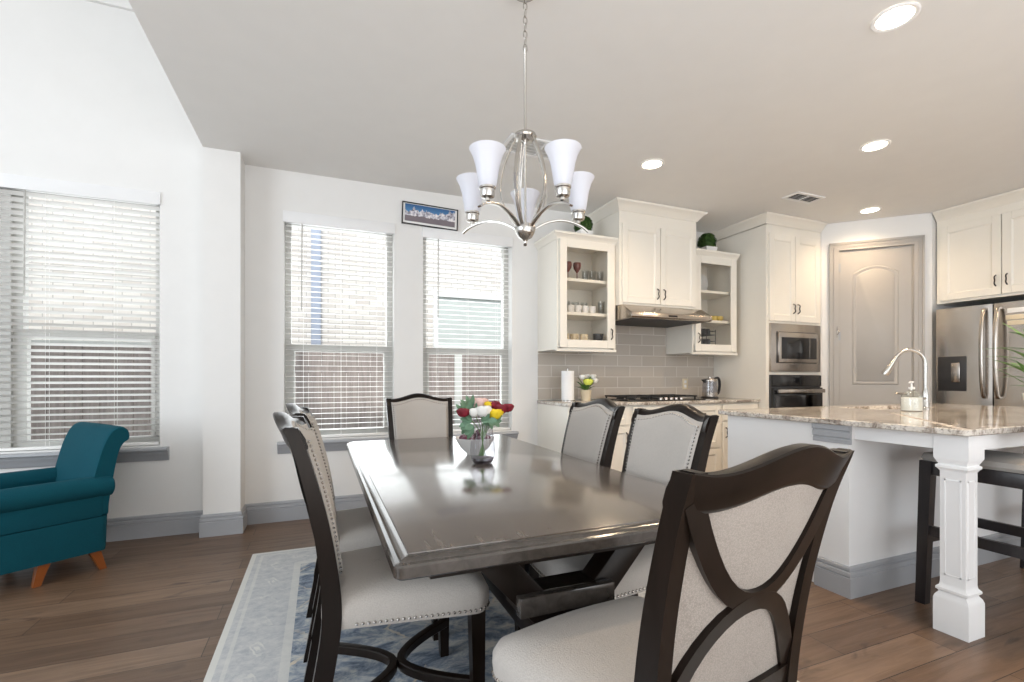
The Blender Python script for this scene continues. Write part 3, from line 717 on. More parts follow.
wt = MB(); wt.prism([(1.985, 3.625), (4.268, 3.625), (4.268, YB-0.014), (1.985, YB-0.014)], CT-0.030, CT, bev=0.004)
solo('worktop', wt, M['granite'], 'granite worktop along the tiled wall, under the hood', 'worktop')

# cooktop
t = thing('gas_cooktop', 'black gas cooktop set into the back counter under the hood', 'cooktop', (3.12, 3.93, CT))
MB().box(2.67, 3.57, 3.67, 4.19, CT, CT+0.012, 0.004).build('glass_plate', M['black'], t)
for gx in (2.83, 3.12, 3.41):
    g = MB()
    for y in (3.78, 3.95, 4.12): g.box(gx-0.135, gx+0.135, y-0.007, y+0.007, CT+0.032, CT+0.046)
    for x in (gx-0.128, gx, gx+0.128): g.box(x-0.007, x+0.007, 3.76, 4.14, CT+0.032, CT+0.046)
    for x in (gx-0.128, gx+0.128):
        for y in (3.78, 4.12): g.box(x-0.006, x+0.006, y-0.006, y+0.006, CT+0.012, CT+0.034)
    g.build('grate', M['iron'], t)
    MB().lathe([(0.001, 0.012), (0.04, 0.012), (0.042, 0.02), (0.03, 0.026), (0.001, 0.026)], gx, 3.87, CT, 18).lathe([(0.001, 0.012), (0.04, 0.012), (0.042, 0.02), (0.03, 0.026), (0.001, 0.026)], gx, 4.06, CT, 18).build('burner', M['iron'], t)
for k in range(5): MB().lathe([(0.001, 0.012), (0.019, 0.012), (0.019, 0.028), (0.016, 0.034), (0.001, 0.034)], 3.05+k*0.062, 3.71, CT, 16).build('knob', M['steel'], t)

# items on the back worktop
t = thing('paper_towel_roll', 'white paper towel roll standing on the back worktop', 'paper towels', (2.20, 4.02, CT))
MB().lathe([(0.02, 0.012), (0.060, 0.012), (0.061, 0.018), (0.061, 0.285), (0.060, 0.29), (0.02, 0.29)], 2.20, 4.02, CT, 28).build('roll', M['paper'], t)
MB().lathe([(0.001, 0), (0.07, 0), (0.07, 0.009), (0.012, 0.0115), (0.008, 0.013), (0.008, 0.31), (0.012, 0.315), (0.001, 0.322)], 2.20, 4.02, CT, 24).build('holder', M['nickel'], t)

def rose(mb, c, r, up=(0, 0, 1)):
    """layered petals as nested cupped shells"""
    rnd = random.Random(int(abs(c[0]*1000)+abs(c[1]*100)))
    mb.sphere((c[0], c[1], c[2]), r*0.45, 2)
    for layer, (rr, top, n) in enumerate(((0.55, 62, 3), (0.72, 52, 4), (0.87, 38, 5), (1.0, 20, 6))):
        for k in range(n):
            a0 = 2*PI*k/n+layer*0.7+rnd.uniform(-.2, .2); prev = None; j_ = rnd.uniform(0.94, 1.06)
            for v in range(7):
                h = v/6; lat = math.radians(-60+(top+60)*h); row = []
                for u in range(7):
                    q = u/3-1; az = a0+q*(PI/n)*1.25
                    R_ = r*rr*j_*(1+0.12*max(0, h-0.7)/0.3-0.04*(1-q*q))
                    la = lat-math.radians(14)*abs(q)**2*h
                    row.append(mb.bm.verts.new((c[0]+R_*math.cos(la)*math.cos(az), c[1]+R_*math.cos(la)*math.sin(az), c[2]+R_*math.sin(la)*0.9)))
                if prev:
                    for i in range(6):
                        f_ = mb.face((prev[i], prev[i+1], row[i+1], row[i]))
                        if f_: f_.smooth = True
                prev = row
def leafm(mb, base, tip, wdt, sag=0.0, nrm=(0, 0, 1)):
    base, tip = Vector(base), Vector(tip); d = tip-base; L = d.length; d.normalize()
    n = Vector(nrm); s = d.cross(n)
    if s.length < 1e-3: s = d.cross(Vector((1, 0, 0)))
    s.normalize(); n = s.cross(d)
    prev = None
    for i in range(8):
        t_ = i/7; w_ = wdt*math.sin(PI*min(1, 0.06+t_*0.94))**0.8
        p = base+d*(L*t_)-Vector((0, 0, 1))*(sag*t_*t_)
        row = [mb.bm.verts.new(p-s*w_/2+n*w_*0.12), mb.bm.verts.new(p), mb.bm.verts.new(p+s*w_/2+n*w_*0.12)]
        if prev:
            for a_, b_ in ((0, 1), (1, 2)):
                f_ = mb.face((prev[a_], prev[b_], row[b_], row[a_]))
                if f_: f_.smooth = True
        prev = row
t = thing('flower_pot', 'small cream pot of yellow and white flowers beside the paper towels', 'potted flowers', (2.40, 4.02, CT))
MB().lathe([(0.001, 0), (0.042, 0), (0.055, 0.10), (0.058, 0.105), (0.052, 0.106), (0.048, 0.095), (0.001, 0.09)], 2.40, 4.02, CT, 24).build('pot', M['cream'], t)
g = MB(); f1 = MB(); f2 = MB()
for k in range(16):
    a = k*2.4; leafm(g, (2.40, 4.02, CT+0.095), (2.40+0.11*math.cos(a), 4.02+0.08*math.sin(a), CT+0.16+0.05*(k % 3)), 0.04, 0.02)
rose(f1, (2.385, 3.95, CT+0.19), 0.045)
for q in ((2.34, 3.98, CT+0.235), (2.47, 3.97, CT+0.20), (2.43, 4.05, CT+0.24), (2.47, 4.0, CT+0.24)):
    f2 = MB(); rose(f2, q, 0.033); f2.build('white_flower', M['whitepetal'], t)
g.build('leaves', M['leaf'], t); f1.build('yellow_flower', M['lime'], t)

kx, ky = 3.95, 4.0
t = thing('electric_kettle', 'glass electric kettle with a black handle at the right end of the back worktop', 'kettle', (kx, ky, CT))
MB().lathe([(0.001, 0), (0.088, 0), (0.09, 0.012), (0.082, 0.022), (0.001, 0.022)], kx, ky, CT, 28).build('power_base', M['darkplastic'], t)
MB().lathe([(0.001, 0.023), (0.080, 0.023), (0.081, 0.065), (0.001, 0.066)], kx, ky, CT, 28).build('heater_band', M['steel'], t)
MB().lathe([(0.079, 0.066), (0.079, 0.12), (0.072, 0.185), (0.069, 0.185), (0.076, 0.12), (0.076, 0.066)], kx, ky, CT, 28, cap=False).build('glass_body', M['smoke'], t)
MB().lathe([(0.073, 0.184), (0.075, 0.20), (0.068, 0.212), (0.02, 0.218), (0.018, 0.235), (0.001, 0.236), (0.001, 0.19)], kx, ky, CT, 28).build('lid', M['steel'], t)
MB().tube(spline([(kx+0.068, ky, CT+0.215), (kx+0.11, ky, CT+0.225), (kx+0.138, ky, CT+0.19), (kx+0.14, ky, CT+0.12), (kx+0.118, ky, CT+0.055), (kx+0.082, ky, CT+0.045)], 5), 0.014, 10, flat=(0.026, 0.02)).build('handle', M['darkplastic'], t)
MB().prism([(kx-0.066, CT+0.17), (kx-0.105, CT+0.205), (kx-0.066, CT+0.21)], ky-0.02, ky+0.02, axis='y').build('spout', M['darkplastic'], t)
t = thing('wall_outlet', 'beige outlet plate on the backsplash behind the kettle', 'outlet', (3.84, YB-0.012, 1.09))
MB().box(3.80, 3.88, YB-0.019, YB-0.0125, 1.035, 1.155, 0.003).build('plate', M['cream'], t)
MB().box(3.825, 3.855, YB-0.022, YB-0.0195, 1.055, 1.085).box(3.825, 3.855, YB-0.022, YB-0.0195, 1.105, 1.135).build('socket', M['white'], t)

def topiary(x, y, z, lab, s=1):
    t = thing('boxwood_topiary', lab, 'artificial plant', (x, y, z), group='topiaries on the wall cabinets')
    MB().loft([rrect(x-0.062*s, x+0.062*s, y-0.062*s, y+0.062*s, 0.006, z), rrect(x-0.078*s, x+0.078*s, y-0.078*s, y+0.078*s, 0.006, z+0.085*s), rrect(x-0.070*s, x+0.070*s, y-0.070*s, y+0.070*s, 0.006, z+0.085*s), rrect(x-0.068*s, x+0.068*s, y-0.068*s, y+0.068*s, 0.006, z+0.07*s)], smooth=False).build('pot', M['white'], t)
    b = MB(); r = 0.098*s; c = Vector((x, y, z+0.15*s)); b.sphere(c, r*0.9, 3, jitter=0.03)
    for k in range(420):
        v = Vector((random.gauss(0, 1), random.gauss(0, 1), random.gauss(0, 1))).normalized()
        p = c+v*r*0.86; q = c+(v+Vector((random.uniform(-.25, .25), random.uniform(-.25, .25), random.uniform(-.25, .25)))).normalized()*r*1.05
        leafm(b, p, q, 0.016)
    b.build('foliage', M['topiary'], t)
topiary(2.37, 4.02, 2.501, 'round green topiary in a white pot on the left glass cabinet, behind the chandelier', 0.95)
topiary(3.93, 4.02, 2.501, 'round green topiary in a white pot on the right glass cabinet')

# glassware and cups -------------------------------------------------------
def series(proto, spots, labels):
    for i, (loc, lab) in enumerate(zip(spots, labels)):
        o = proto if i == 0 else copy_tree(proto)
        o.location = loc; o['label'] = lab
    return proto
o5 = ['leftmost', 'second from left', 'third from left', 'fourth from left', 'fifth from left', 'rightmost']
gb = MB().lathe([(0.001, 0), (0.032, 0), (0.032, 0.003), (0.005, 0.008), (0.004, 0.075), (0.015, 0.09), (0.034, 0.12), (0.038, 0.15), (0.036, 0.175), (0.0345, 0.175), (0.0362, 0.15), (0.032, 0.121), (0.001, 0.094)], seg=20)
go = gb.build('goblet', M['redglass']); tag(go, 'x', 'goblet', 'red-brown goblets on the top shelf')
series(go, [(2.19, 4.0, 2.0955), (2.29, 4.0, 2.0955)], ['red-brown stemmed goblet on the left cabinet\'s top shelf, the left one of the pair', 'red-brown stemmed goblet on the left cabinet\'s top shelf, the right one of the pair'])
gl = MB().lathe([(0.001, 0), (0.027, 0), (0.034, 0.11), (0.0325, 0.11), (0.0255, 0.006), (0.001, 0.006)], seg=20).build('drinking_glass', M['glass']); tag(gl, 'x', 'glass', 'clear glasses on the top shelf')
series(gl, [(2.38, 4.0, 2.0955), (2.46, 4.0, 2.0955), (2.55, 4.0, 2.0955)], ['clear tumbler on the left cabinet\'s top shelf, %s of the three' % q for q in ('left', 'middle', 'right')])
def cup(name, mat, s, hs=1.0):
    m_ = MB().lathe([(0.001, 0), (0.024*s, 0), (0.034*s, 0.02*hs), (0.038*s, 0.065*hs), (0.036*s, 0.065*hs), (0.031*s, 0.02*hs), (0.001, 0.008)], seg=20)
    m_.tube([(0, -0.036*s, 0.052*hs), (0, -0.056*s, 0.050*hs), (0, -0.058*s, 0.030*hs), (0, -0.035*s, 0.020*hs)], 0.004, 6)
    return m_.build(name, mat)
c1 = cup('teacup', M['white'], 0.95, 1.15); tag(c1, 'x', 'cup', 'white teacups on the middle shelf')
series(c1, [(2.135+0.078*k, 3.98, 1.7805) for k in range(5)], ['white teacup on the left cabinet\'s middle shelf, %s of the row' % q for q in ('leftmost', 'second from left', 'third from left', 'fourth from left', 'fifth from left')])
g2 = gl.copy(); COL.objects.link(g2); g2.location = (2.555, 3.99, 1.7805); g2['label'] = 'clear tall glass at the right end of the left cabinet\'s middle shelf'; g2['group'] = 'glasses on the middle shelf'; g2.scale = (1, 1, 1.2)
g3 = None
for k in range(4):
    g3 = gl.copy(); COL.objects.link(g3); g3.location = (2.15+0.1*k, 4.14, 1.7805); g3.scale = (1, 1, 1.25); g3['group'] = 'glasses behind the teacups'; g3['label'] = 'clear glass standing behind the white teacups, %s of four' % ('leftmost', 'second from left', 'third from left', 'rightmost')[k]
c2 = cup('mug', M['cream'], 1.15, 1.1); tag(c2, 'x', 'mug', 'cream mugs on the bottom shelf')
series(c2, [(2.15+0.105*k, 3.99, 1.5125) for k in range(3)], ['cream mug on the left cabinet\'s bottom shelf, %s of the three' % q for q in ('left', 'middle', 'right')])
c3 = cup('mug', M['darkplastic'], 1.35, 1.25); tag(c3, 'dark round mug at the right end of the left cabinet\'s bottom shelf', 'mug'); c3.location = (2.52, 3.99, 1.5125)
# right cabinet
pl = MB().lathe([(0.001, 0), (0.06, 0), (0.068, 0.004), (0.118, 0.016), (0.118, 0.019), (0.066, 0.009), (0.001, 0.006)], seg=36)
pl = pl.build('dinner_plate', M['white']); tag(pl, 'white plate standing on edge on the right glass cabinet\'s top shelf', 'plate')
pl.rotation_euler = (math.radians(-100), PI, 0); pl.location = (3.98, 4.16, 2.0955+0.121)
dp = MB().lathe([(0.001, 0), (0.05, 0), (0.10, 0.02), (0.10, 0.023), (0.05, 0.006), (0.001, 0.005)], seg=28).build('dinner_plate', M['smoke2']); tag(dp, 'dark glass plate standing behind the white plate in the right glass cabinet', 'plate')
dp.rotation_euler = (math.radians(-98), PI, 0); dp.location = (3.84, 4.22, 2.0955+0.103)
wg = MB().lathe([(0.001, 0), (0.03, 0), (0.005, 0.006), (0.004, 0.09), (0.03, 0.13), (0.034, 0.17), (0.028, 0.21), (0.0265, 0.21), (0.032, 0.17), (0.001, 0.097)], seg=20).build('wine_glass', M['smoke']); tag(wg, 'x', 'wine glass', 'wine glasses on the right top shelf')
series(wg, [(3.70, 3.99, 2.0955), (3.77, 4.06, 2.0955)], ['stemmed wine glass left of the white plate, the one nearer the cabinet side', 'stemmed wine glass left of the white plate, the one next to it'])
c4 = cup('espresso_cup', M['gold'], 0.85, 0.9); tag(c4, 'x', 'cup', 'yellow gilded cups on the middle shelf')
series(c4, [(3.77+0.075*k, 3.98, 1.7805) for k in range(5)], ['yellow gilded cup in the right glass cabinet, %s of its row' % q for q in ('leftmost', 'second from left', 'third from left', 'fourth from left', 'rightmost')])
t = thing('wire_rack', 'dark two-tier wire rack of small jars on the right glass cabinet\'s bottom shelf', 'rack', (3.83, 4.02, 1.5125))
r_ = MB()
for zz in (0.006, 0.045, 0.115, 0.155):
    r_.tube([(3.71, 3.93, 1.5125+zz), (3.96, 3.93, 1.5125+zz), (3.96, 4.12, 1.5125+zz), (3.71, 4.12, 1.5125+zz)], 0.004, 6, close=True)
for x_, y_ in ((3.71, 3.93), (3.96, 3.93), (3.96, 4.12), (3.71, 4.12), (3.835, 3.93)): r_.tube([(x_, y_, 1.5125), (x_, y_, 1.5125+0.17)], 0.004, 6)
for k in range(7):
    x_ = 3.73+k*0.035
    for zz in (0.006, 0.115): r_.tube([(x_, 3.93, 1.5125+zz), (x_, 4.12, 1.5125+zz)], 0.0025, 5)
r_.build('wire_frame', M['iron'], t)
jr = MB().lathe([(0.001, 0), (0.024, 0), (0.026, 0.05), (0.02, 0.055), (0.02, 0.065), (0.001, 0.066)], seg=16).build('spice_jar', M['darkplastic']); tag(jr, 'x', 'jar', 'dark jars in the wire rack')
series(jr, [(3.748+0.055*(k % 4), 3.99, 1.5125+(0.0105 if k < 4 else 0.1195)) for k in range(8)], ['small dark jar on the wire rack\'s %s tier, %s' % ('lower' if k < 4 else 'upper', ('leftmost', 'second from left', 'third from left', 'rightmost')[k % 4]) for k in range(8)])

# oven tower ----------------------------------------------------------------
t = thing('oven_tower_cabinet', 'tall white cabinet housing the microwave and wall oven', 'tall cabinet', (4.69, 3.9, 0))
b = MB(); X0, X1 = 4.2705, 5.095
b.box(X0, X1, YT+0.001, YB-0.006, 0.10, 0.40); b.box(X0, X1, 3.64, YB-0.006, 0, 0.10)
b.box(X0, X0+0.043, YT+0.001, YB-0.006, 0.40, 2.75); b.box(X1-0.028, X1, YT+0.001, YB-0.006, 0.40, 2.75); b.box(X0+0.043, X1-0.028, YB-0.02, YB-0.006, 0.40, 2.75)
b.box(X0+0.043, X1-0.028, YT+0.001, YB-0.02, 1.735, 2.75); b.box(X0+0.043, X1-0.028, YT+0.001, YB-0.02, 1.198, 1.226)
b.build('carcass', M['cab'], t)
for a, bb, hx in ((4.300, 4.676, 4.645), (4.682, 5.060, 4.713)):
    d = MB(); panel_door(d, a, bb, 1.758, 2.665, YT, fw=0.065); dd = d.build('door', M['cab'], t); pull(hx, YT-0.020, 1.895, dd)
d = MB(); panel_door(d, 4.300, 5.060, 0.13, 0.38, YT, fw=0.06); dd = d.build('drawer', M['cab'], t); pull(4.68, YT-0.02, 0.26, dd, vertical=False)
c = MB(); c.mould([(4.27, YB-0.008), (4.27, YT), (XT-0.02, YT)], crown(CZ-0.003)); c.box(4.29, X1, YT+0.002, YB-0.012, 2.75, CZ-0.003); c.build('crown_moulding', M['cab'], t)
X0, X1 = 4.316, 5.064
t = thing('microwave', 'built-in stainless microwave in the oven tower, above the wall oven', 'microwave', (4.69, YT, 1.228))
b = MB(); b.box(X0, X1, YT-0.022, YT+0.30, 1.228, 1.733, 0.004); b.build('body', M['steel'], t)
d = MB(); d.box(4.40, 4.99, YT-0.050, YT-0.0225, 1.325, 1.64, 0.006); dd = d.build('door', M['steel'], t)
MB().box(4.435, 4.955, YT-0.056, YT-0.0505, 1.362, 1.588, 0.002).build('dark_window', M['black'], dd)
MB().box(4.392, 4.998, YT-0.0245, YT-0.0222, 1.318, 1.648).build('shadow_gap', M['darkplastic'], t)
MB().box(4.845, 4.850, YT-0.0575, YT-0.056, 1.362, 1.588).build('control_divider', M['steel'], dd)
t = thing('wall_oven', 'black glass built-in wall oven below the microwave', 'oven', (4.69, YT, 0.42))
MB().box(X0, X1, YT-0.020, YT+0.45, 0.42, 1.194, 0.004).build('body', M['darkplastic'], t)
MB().box(X0+0.004, X1-0.004, YT-0.034, YT-0.0205, 1.075, 1.190, 0.003).build('control_panel', M['black'], t)
MB().box(4.66, 4.72, YT-0.0362, YT-0.0345, 1.11, 1.16).build('display', M['smoke2'], t)
d = MB().box(X0+0.004, X1-0.004, YT-0.050, YT-0.0205, 0.43, 1.058, 0.004); dd = d.build('door', M['black'], t)
h = MB(); h.box(X0+0.03, X1-0.03, YT-0.098, YT-0.078, 1.005, 1.045, 0.006)
for x_ in (X0+0.07, X1-0.07): h.box(x_-0.012, x_+0.012, YT-0.08, YT-0.0505, 1.012, 1.038)
h.build('handle', M['steel'], dd)
MB().box(X0+0.03, X1-0.03, YT-0.0515, YT-0.0502, 0.50, 0.98).build('oven_window', M['smoke2'], dd)

# fridge cabinet & fridge (front faces look towards -x) ----------------------------
XF = 5.85
def sw(mbfun):   # helper: door in the plane x=XF, facing -x
    pass
t = thing('fridge_cabinet', 'white two-door cabinet above the refrigerator', 'wall cabinet', (6.2, 2.3, 1.9))
yl, yr = 2.87, 1.86
b = MB(); b.box(XF+0.001, 6.599, yr, yl, 1.915, 2.752); b.build('carcass', M['cab'], t)
def panel_door_x(mb, ya, yb_, z0, z1, x, t_=0.02, fw=0.065):
    tmp = MB(); panel_door(tmp, ya, yb_, z0, z1, x, t_, fw)
    for v in tmp.bm.verts: v.co = Vector((v.co.y, v.co.x, v.co.z))
    mb.merge(tmp.bm)
for ya, yb_, hy in ((2.368, 2.835, 2.405), (1.895, 2.362, 2.325)):
    d = MB(); panel_door_x(d, ya, yb_, 1.940, 2.680, XF); dd = d.build('door', M['cab'], t)
    pull(hy, XF-0.020, 2.07, dd, xf=lambda x, y, z: (y, x, z))
c = MB(); c.mould([(XF, yl), (XF, yr)], crown(CZ-0.003)); c.box(XF, 6.599, yr, yl, 2.752, CZ-0.003); c.build('crown_moulding', M['cab'], t)
solo('cabinet_side_panel', MB().box(5.86, 6.598, 1.83, 1.858, 0, CZ-0.003, 0.002), M['cab'], 'tall white end panel on the near side of the refrigerator', 'cabinet panel')
t = thing('refrigerator', 'stainless french-door refrigerator with a water dispenser', 'refrigerator', (6.1, 2.35, 0))
FX = 5.72
b = MB(); b.box(FX+0.075, 6.55, 1.885, 2.822, 0.02, 1.845, 0.005); b.build('body', M['ventdark'], t)
DX = FX+0.07
def fdoor(y0, y1, z0, z1, name='door'):
    # gently bowed front
    n = 10; ring0 = []; ring1 = []
    prof = [(DX, y0), (DX, y1)]
    for k in range(n+1):
        u = 1-2*k/n; yy = (y0+y1)/2+u*(y1-y0)/2; prof.append((FX+0.012*abs(u)**4+0.002*abs(u)**2, yy))
    m_ = MB(); m_.loft([[(x_, y_, z0) for x_, y_ in prof], [(x_, y_, z1) for x_, y_ in prof]]); return m_.build(name, M['steel'], t)
d1 = fdoor(2.388, 2.820, 0.70, 1.845); d2 = fdoor(1.890, 2.378, 0.70, 1.845); d3 = fdoor(1.890, 2.820, 0.06, 0.69, 'freezer_drawer')
MB().box(FX+0.03, DX+0.001, 2.380, 2.386, 0.70, 1.84).build('door_gap', M['black'], t)
for yy, dd in ((2.432, d1), (2.335, d2)):
    MB().tube(spline([(FX+0.004, yy, 0.98), (FX-0.035, yy, 1.0), (FX-0.065, yy, 1.15), (FX-0.075, yy, 1.39), (FX-0.065, yy, 1.63), (FX-0.035, yy, 1.78), (FX+0.004, yy, 1.80)], 6), 0.014, 12, flat=(0.030, 0.022)).build('handle', M['steel'], dd)
MB().tube(spline([(FX+0.004, 1.96, 0.60), (FX-0.06, 2.0, 0.60), (FX-0.07, 2.35, 0.60), (FX-0.06, 2.70, 0.60), (FX+0.004, 2.74, 0.60)], 6), 0.014, 12).build('handle', M['steel'], d3)
dp = MB(); dp.box(FX-0.006, FX+0.012, 2.570, 2.795, 1.035, 1.372, 0.003); dpo = dp.build('dispenser', M['darkplastic'], d1)
MB().box(FX-0.018, FX-0.0062, 2.615, 2.685, 1.12, 1.31, 0.005).build('dispenser_paddle', M['steel'], d1)
# three small magnets / notes on the right door
for k, (z_, y_) in enumerate(((1.765, 2.215), (1.705, 2.225), (1.655, 2.215))):
    m_ = MB(); m_.box(FX-0.007, FX+0.001, y_-0.085, y_+0.065, z_-0.021, z_+0.021, 0.002)
    o = solo('fridge_magnet', m_, M['cream' if k else 'white'], 'small flat magnet on the right refrigerator door, %s of three' % ('topmost', 'middle', 'lowest')[k], 'magnet', 'magnets on the refrigerator')

# ================================================================== ISLAND
IX0, IY0, IY1 = 2.555, 1.145, 2.53
IXR = 5.00
t = thing('kitchen_island', 'white kitchen island with grey baseboard and a square corner post', 'kitchen island', (3.7, 1.9, 0))
b = MB(); b.box(2.60, 4.93, 1.835, 2.47, 0.0, CT-0.031); b.box(2.596, 4.93, 1.66, 1.836, 0, CT-0.031)
b.build('body', M['island'], t)
MB().mould([(2.596, 1.836), (2.596, 1.66), (4.93, 1.66)], [(o*1.1, z) for o, z in BASE], flip=False).build('baseboard', M['trim'], t)
cp = [(0, -0.100), (0.012, -0.100), (0.013, -0.080), (0.009, -0.077), (0.009, -0.070), (0.016, -0.066), (0.017, -0.040), (0.012, -0.037), (0.012, -0.031), (0.022, -0.027), (0.022, 0), (0, 0)]
MB().mould([(2.596, 1.850), (2.596, 1.645)], [(o, CT-0.031+z) for o, z in cp]).build('capital_moulding', M['trim'], t)
ap = MB(); ap.box(2.640, 2.665, 1.31, 1.66, 0.835, CT-0.031); ap.box(2.765, 4.93, 1.19, 1.215, 0.835, CT-0.031); ap.build('apron', M['island'], t)
# corner post
p = MB(); X0, X1, Y0, Y1 = 2.633, 2.762, 1.176, 1.307
def rr(ins, z): return [(X0+ins, Y0+ins, z), (X1-ins, Y0+ins, z), (X1-ins, Y1-ins, z), (X0+ins, Y1-ins, z)]
p.loft([rr(0, 0), rr(0, 0.150), rr(0.005, 0.165), rr(0.014, 0.178), rr(0.014, 0.184), rr(0.006, 0.190), rr(0.006, 0.200), rr(0.016, 0.212), rr(0.018, 0.225),
        rr(0.018, 0.735), rr(0.012, 0.745), rr(0.006, 0.752), rr(0.006, 0.762), rr(0.014, 0.768), rr(0.006, 0.785), rr(0.001, 0.797), rr(0.001, CT-0.031)], smooth=False)
po = p.build('corner_post', M['island'], t)
q = MB()
for (a0, a1, ax) in ((X0, X1, 'y'), (Y0, Y1, 'x')):
    lo, hi = a0+0.034, a1-0.034
    for s0, s1, z0, z1 in ((lo, lo+0.006, 0.26, 0.70), (hi-0.006, hi, 0.26, 0.70), (lo, hi, 0.26, 0.266), (lo, hi, 0.694, 0.70)):
        if ax == 'y': q.box(s0, s1, Y0+0.0165, Y0+0.0185, z0, z1)
        else: q.box(X0+0.0165, X0+0.0185, s0, s1, z0, z1)
q.build('post_beading', M['island'], po)
# island worktop with sink cut-out
SX0, SX1, SY0, SY1 = 3.60, 4.28, 2.10, 2.40
wt = MB(); zt, zb = CT, CT-0.030
def rring(ins, z, r): return rrect(IX0+ins, IXR-ins, IY0+ins, IY1-ins, r, z, 5)
outer = [rring(0.004, zb, 0.03), rring(0, zb+0.004, 0.03), rring(0, zt-0.004, 0.03), rring(0.004, zt, 0.03)]
rings = [[wt.bm.verts.new(p_) for p_ in r_] for r_ in outer]
for a_, b_ in zip(rings, rings[1:]):
    for i in range(len(a_)): wt.face((a_[i], a_[(i+1) % len(a_)], b_[(i+1) % len(a_)], b_[i]))
hin = [[wt.bm.verts.new(p_) for p_ in rrect(SX0, SX1, SY0, SY1, 0.03, z_, 5)] for z_ in (zb, zt)]
n_ = len(hin[0])
for i in range(n_): wt.face((hin[0][i], hin[1][i], hin[1][(i+1) % n_], hin[0][(i+1) % n_]))
for top, hole in ((rings[-1], hin[1]), (rings[0], hin[0])):
    for i in range(n_): wt.face((top[i], top[(i+1) % n_], hole[(i+1) % n_], hole[i]))
solo('island_worktop', wt, M['granite'], 'polished granite worktop of the kitchen island', 'worktop')
t = thing('sink_basin', 'undermount stainless sink basin in the island worktop', 'sink', (3.94, 2.25, CT-0.22))
s_ = MB(); s_.loft([rrect(SX0-0.012, SX1+0.012, SY0-0.012, SY1+0.012, 0.03, CT-0.032), rrect(SX0, SX1, SY0, SY1, 0.03, CT-0.033), rrect(SX0+0.01, SX1-0.01, SY0+0.01, SY1-0.01, 0.04, CT-0.20), rrect(SX0+0.04, SX1-0.04, SY0+0.04, SY1-0.04, 0.03, CT-0.215)])
s_.build('basin', M['steel'], t)
MB().lathe([(0.001, 0.003), (0.03, 0.003), (0.035, 0.0), (0.001, -0.0)], 3.94, 2.25, CT-0.213, 18).build('drain', M['ventdark'], t)
# faucet
fx, fy = 4.0, 2.03
t = thing('kitchen_faucet', 'brushed nickel gooseneck pull-down faucet on the island', 'faucet', (fx, fy, CT))
MB().lathe([(0.001, 0), (0.029, 0), (0.029, 0.008), (0.023, 0.014), (0.021, 0.10), (0.016, 0.13), (0.0125, 0.15), (0.001, 0.15)], fx, fy, CT, 20).build('base', M['nickel'], t)
dxy = Vector((-0.125, 0.175)).normalized()
def fp(r, z): return (fx+dxy.x*r, fy+dxy.y*r, CT+z)
neck = [fp(0, 0.14), fp(0, 0.30)] + [fp(0.088-0.088*math.cos(a), 0.32+0.105*math.sin(a)) for a in [PI*k/14 for k in range(0, 13)]]
MB().tube(neck, 0.0115, 12).build('neck', M['nickel'], t)
e = Vector(neck[-1]); dd_ = (Vector(neck[-1])-Vector(neck[-2])).normalized()
MB().tube([e-dd_*0.01, e+dd_*0.02, e+dd_*0.07, e+dd_*0.125, e+dd_*0.135], [0.012, 0.015, 0.018, 0.024, 0.022], 14).build('spray_head', M['nickel'], t)
MB().tube([(fx, fy, CT+0.075), (fx-0.035, fy-0.01, CT+0.078), (fx-0.13, fy-0.035, CT+0.088)], [0.012, 0.008, 0.006], 10).build('lever', M['nickel'], t)
# soap bottle
sx, sy = 3.67, 1.94
t = thing('soap_bottle', 'round clear bottle of white soap with a pump beside the faucet', 'soap dispenser', (sx, sy, CT))
MB().lathe([(0.001, 0.001), (0.055, 0.001), (0.060, 0.008), (0.060, 0.075), (0.055, 0.105), (0.035, 0.128), (0.016, 0.137), (0.016, 0.146), (0.0145, 0.146), (0.0145, 0.136), (0.033, 0.125), (0.0525, 0.104), (0.0575, 0.075), (0.0575, 0.010), (0.001, 0.005)], sx, sy, CT, 28).build('bottle', M['glass'], t)
MB().lathe([(0.001, 0.0055), (0.056, 0.0055), (0.0568, 0.012), (0.0568, 0.090), (0.001, 0.091)], sx, sy, CT, 28).build('soap', M['soap'], t)
pm = MB().lathe([(0.001, 0.146), (0.017, 0.146), (0.018, 0.160), (0.006, 0.163), (0.005, 0.188), (0.013, 0.190), (0.013, 0.198), (0.001, 0.20)], sx, sy, CT, 16); pm.tube([(sx, sy, CT+0.194), (sx-0.045, sy-0.01, CT+0.190)], 0.005, 8)
pm.build('pump', M['island'], t)
# plant at the right edge
gx, gy = 3.72, 1.34
t = thing('potted_plant', 'strappy green plant in a white pot on the island at the right edge', 'potted plant', (gx, gy, CT))
MB().lathe([(0.001, 0), (0.055, 0), (0.075, 0.13), (0.078, 0.135), (0.070, 0.135), (0.066, 0.115), (0.001, 0.11)], gx, gy, CT, 24).build('pot', M['white'], t)
lf = MB()
for k in range(48):
    a = k*2.39996; L = 0.19+0.14*((k*7) % 5)/5; el = 0.25+0.95*((k*3) % 7)/7
    bz = CT+0.14+0.30*((k*5) % 9)/9
    tipp = (gx+0.012*math.cos(a)+L*math.cos(a)*math.cos(el), gy+0.012*math.sin(a)+L*math.sin(a)*math.cos(el), bz+L*math.sin(el))
    leafm(lf, (gx+0.012*math.cos(a), gy+0.012*math.sin(a), bz), tipp, 0.028, 0.06)
lf.build('leaves', M['leaf'], t)
MB().tube([(gx, gy, CT+0.11), (gx+0.004, gy, CT+0.3), (gx, gy+0.004, CT+0.48)], 0.008, 8).build('stem', M['leaf'], t)

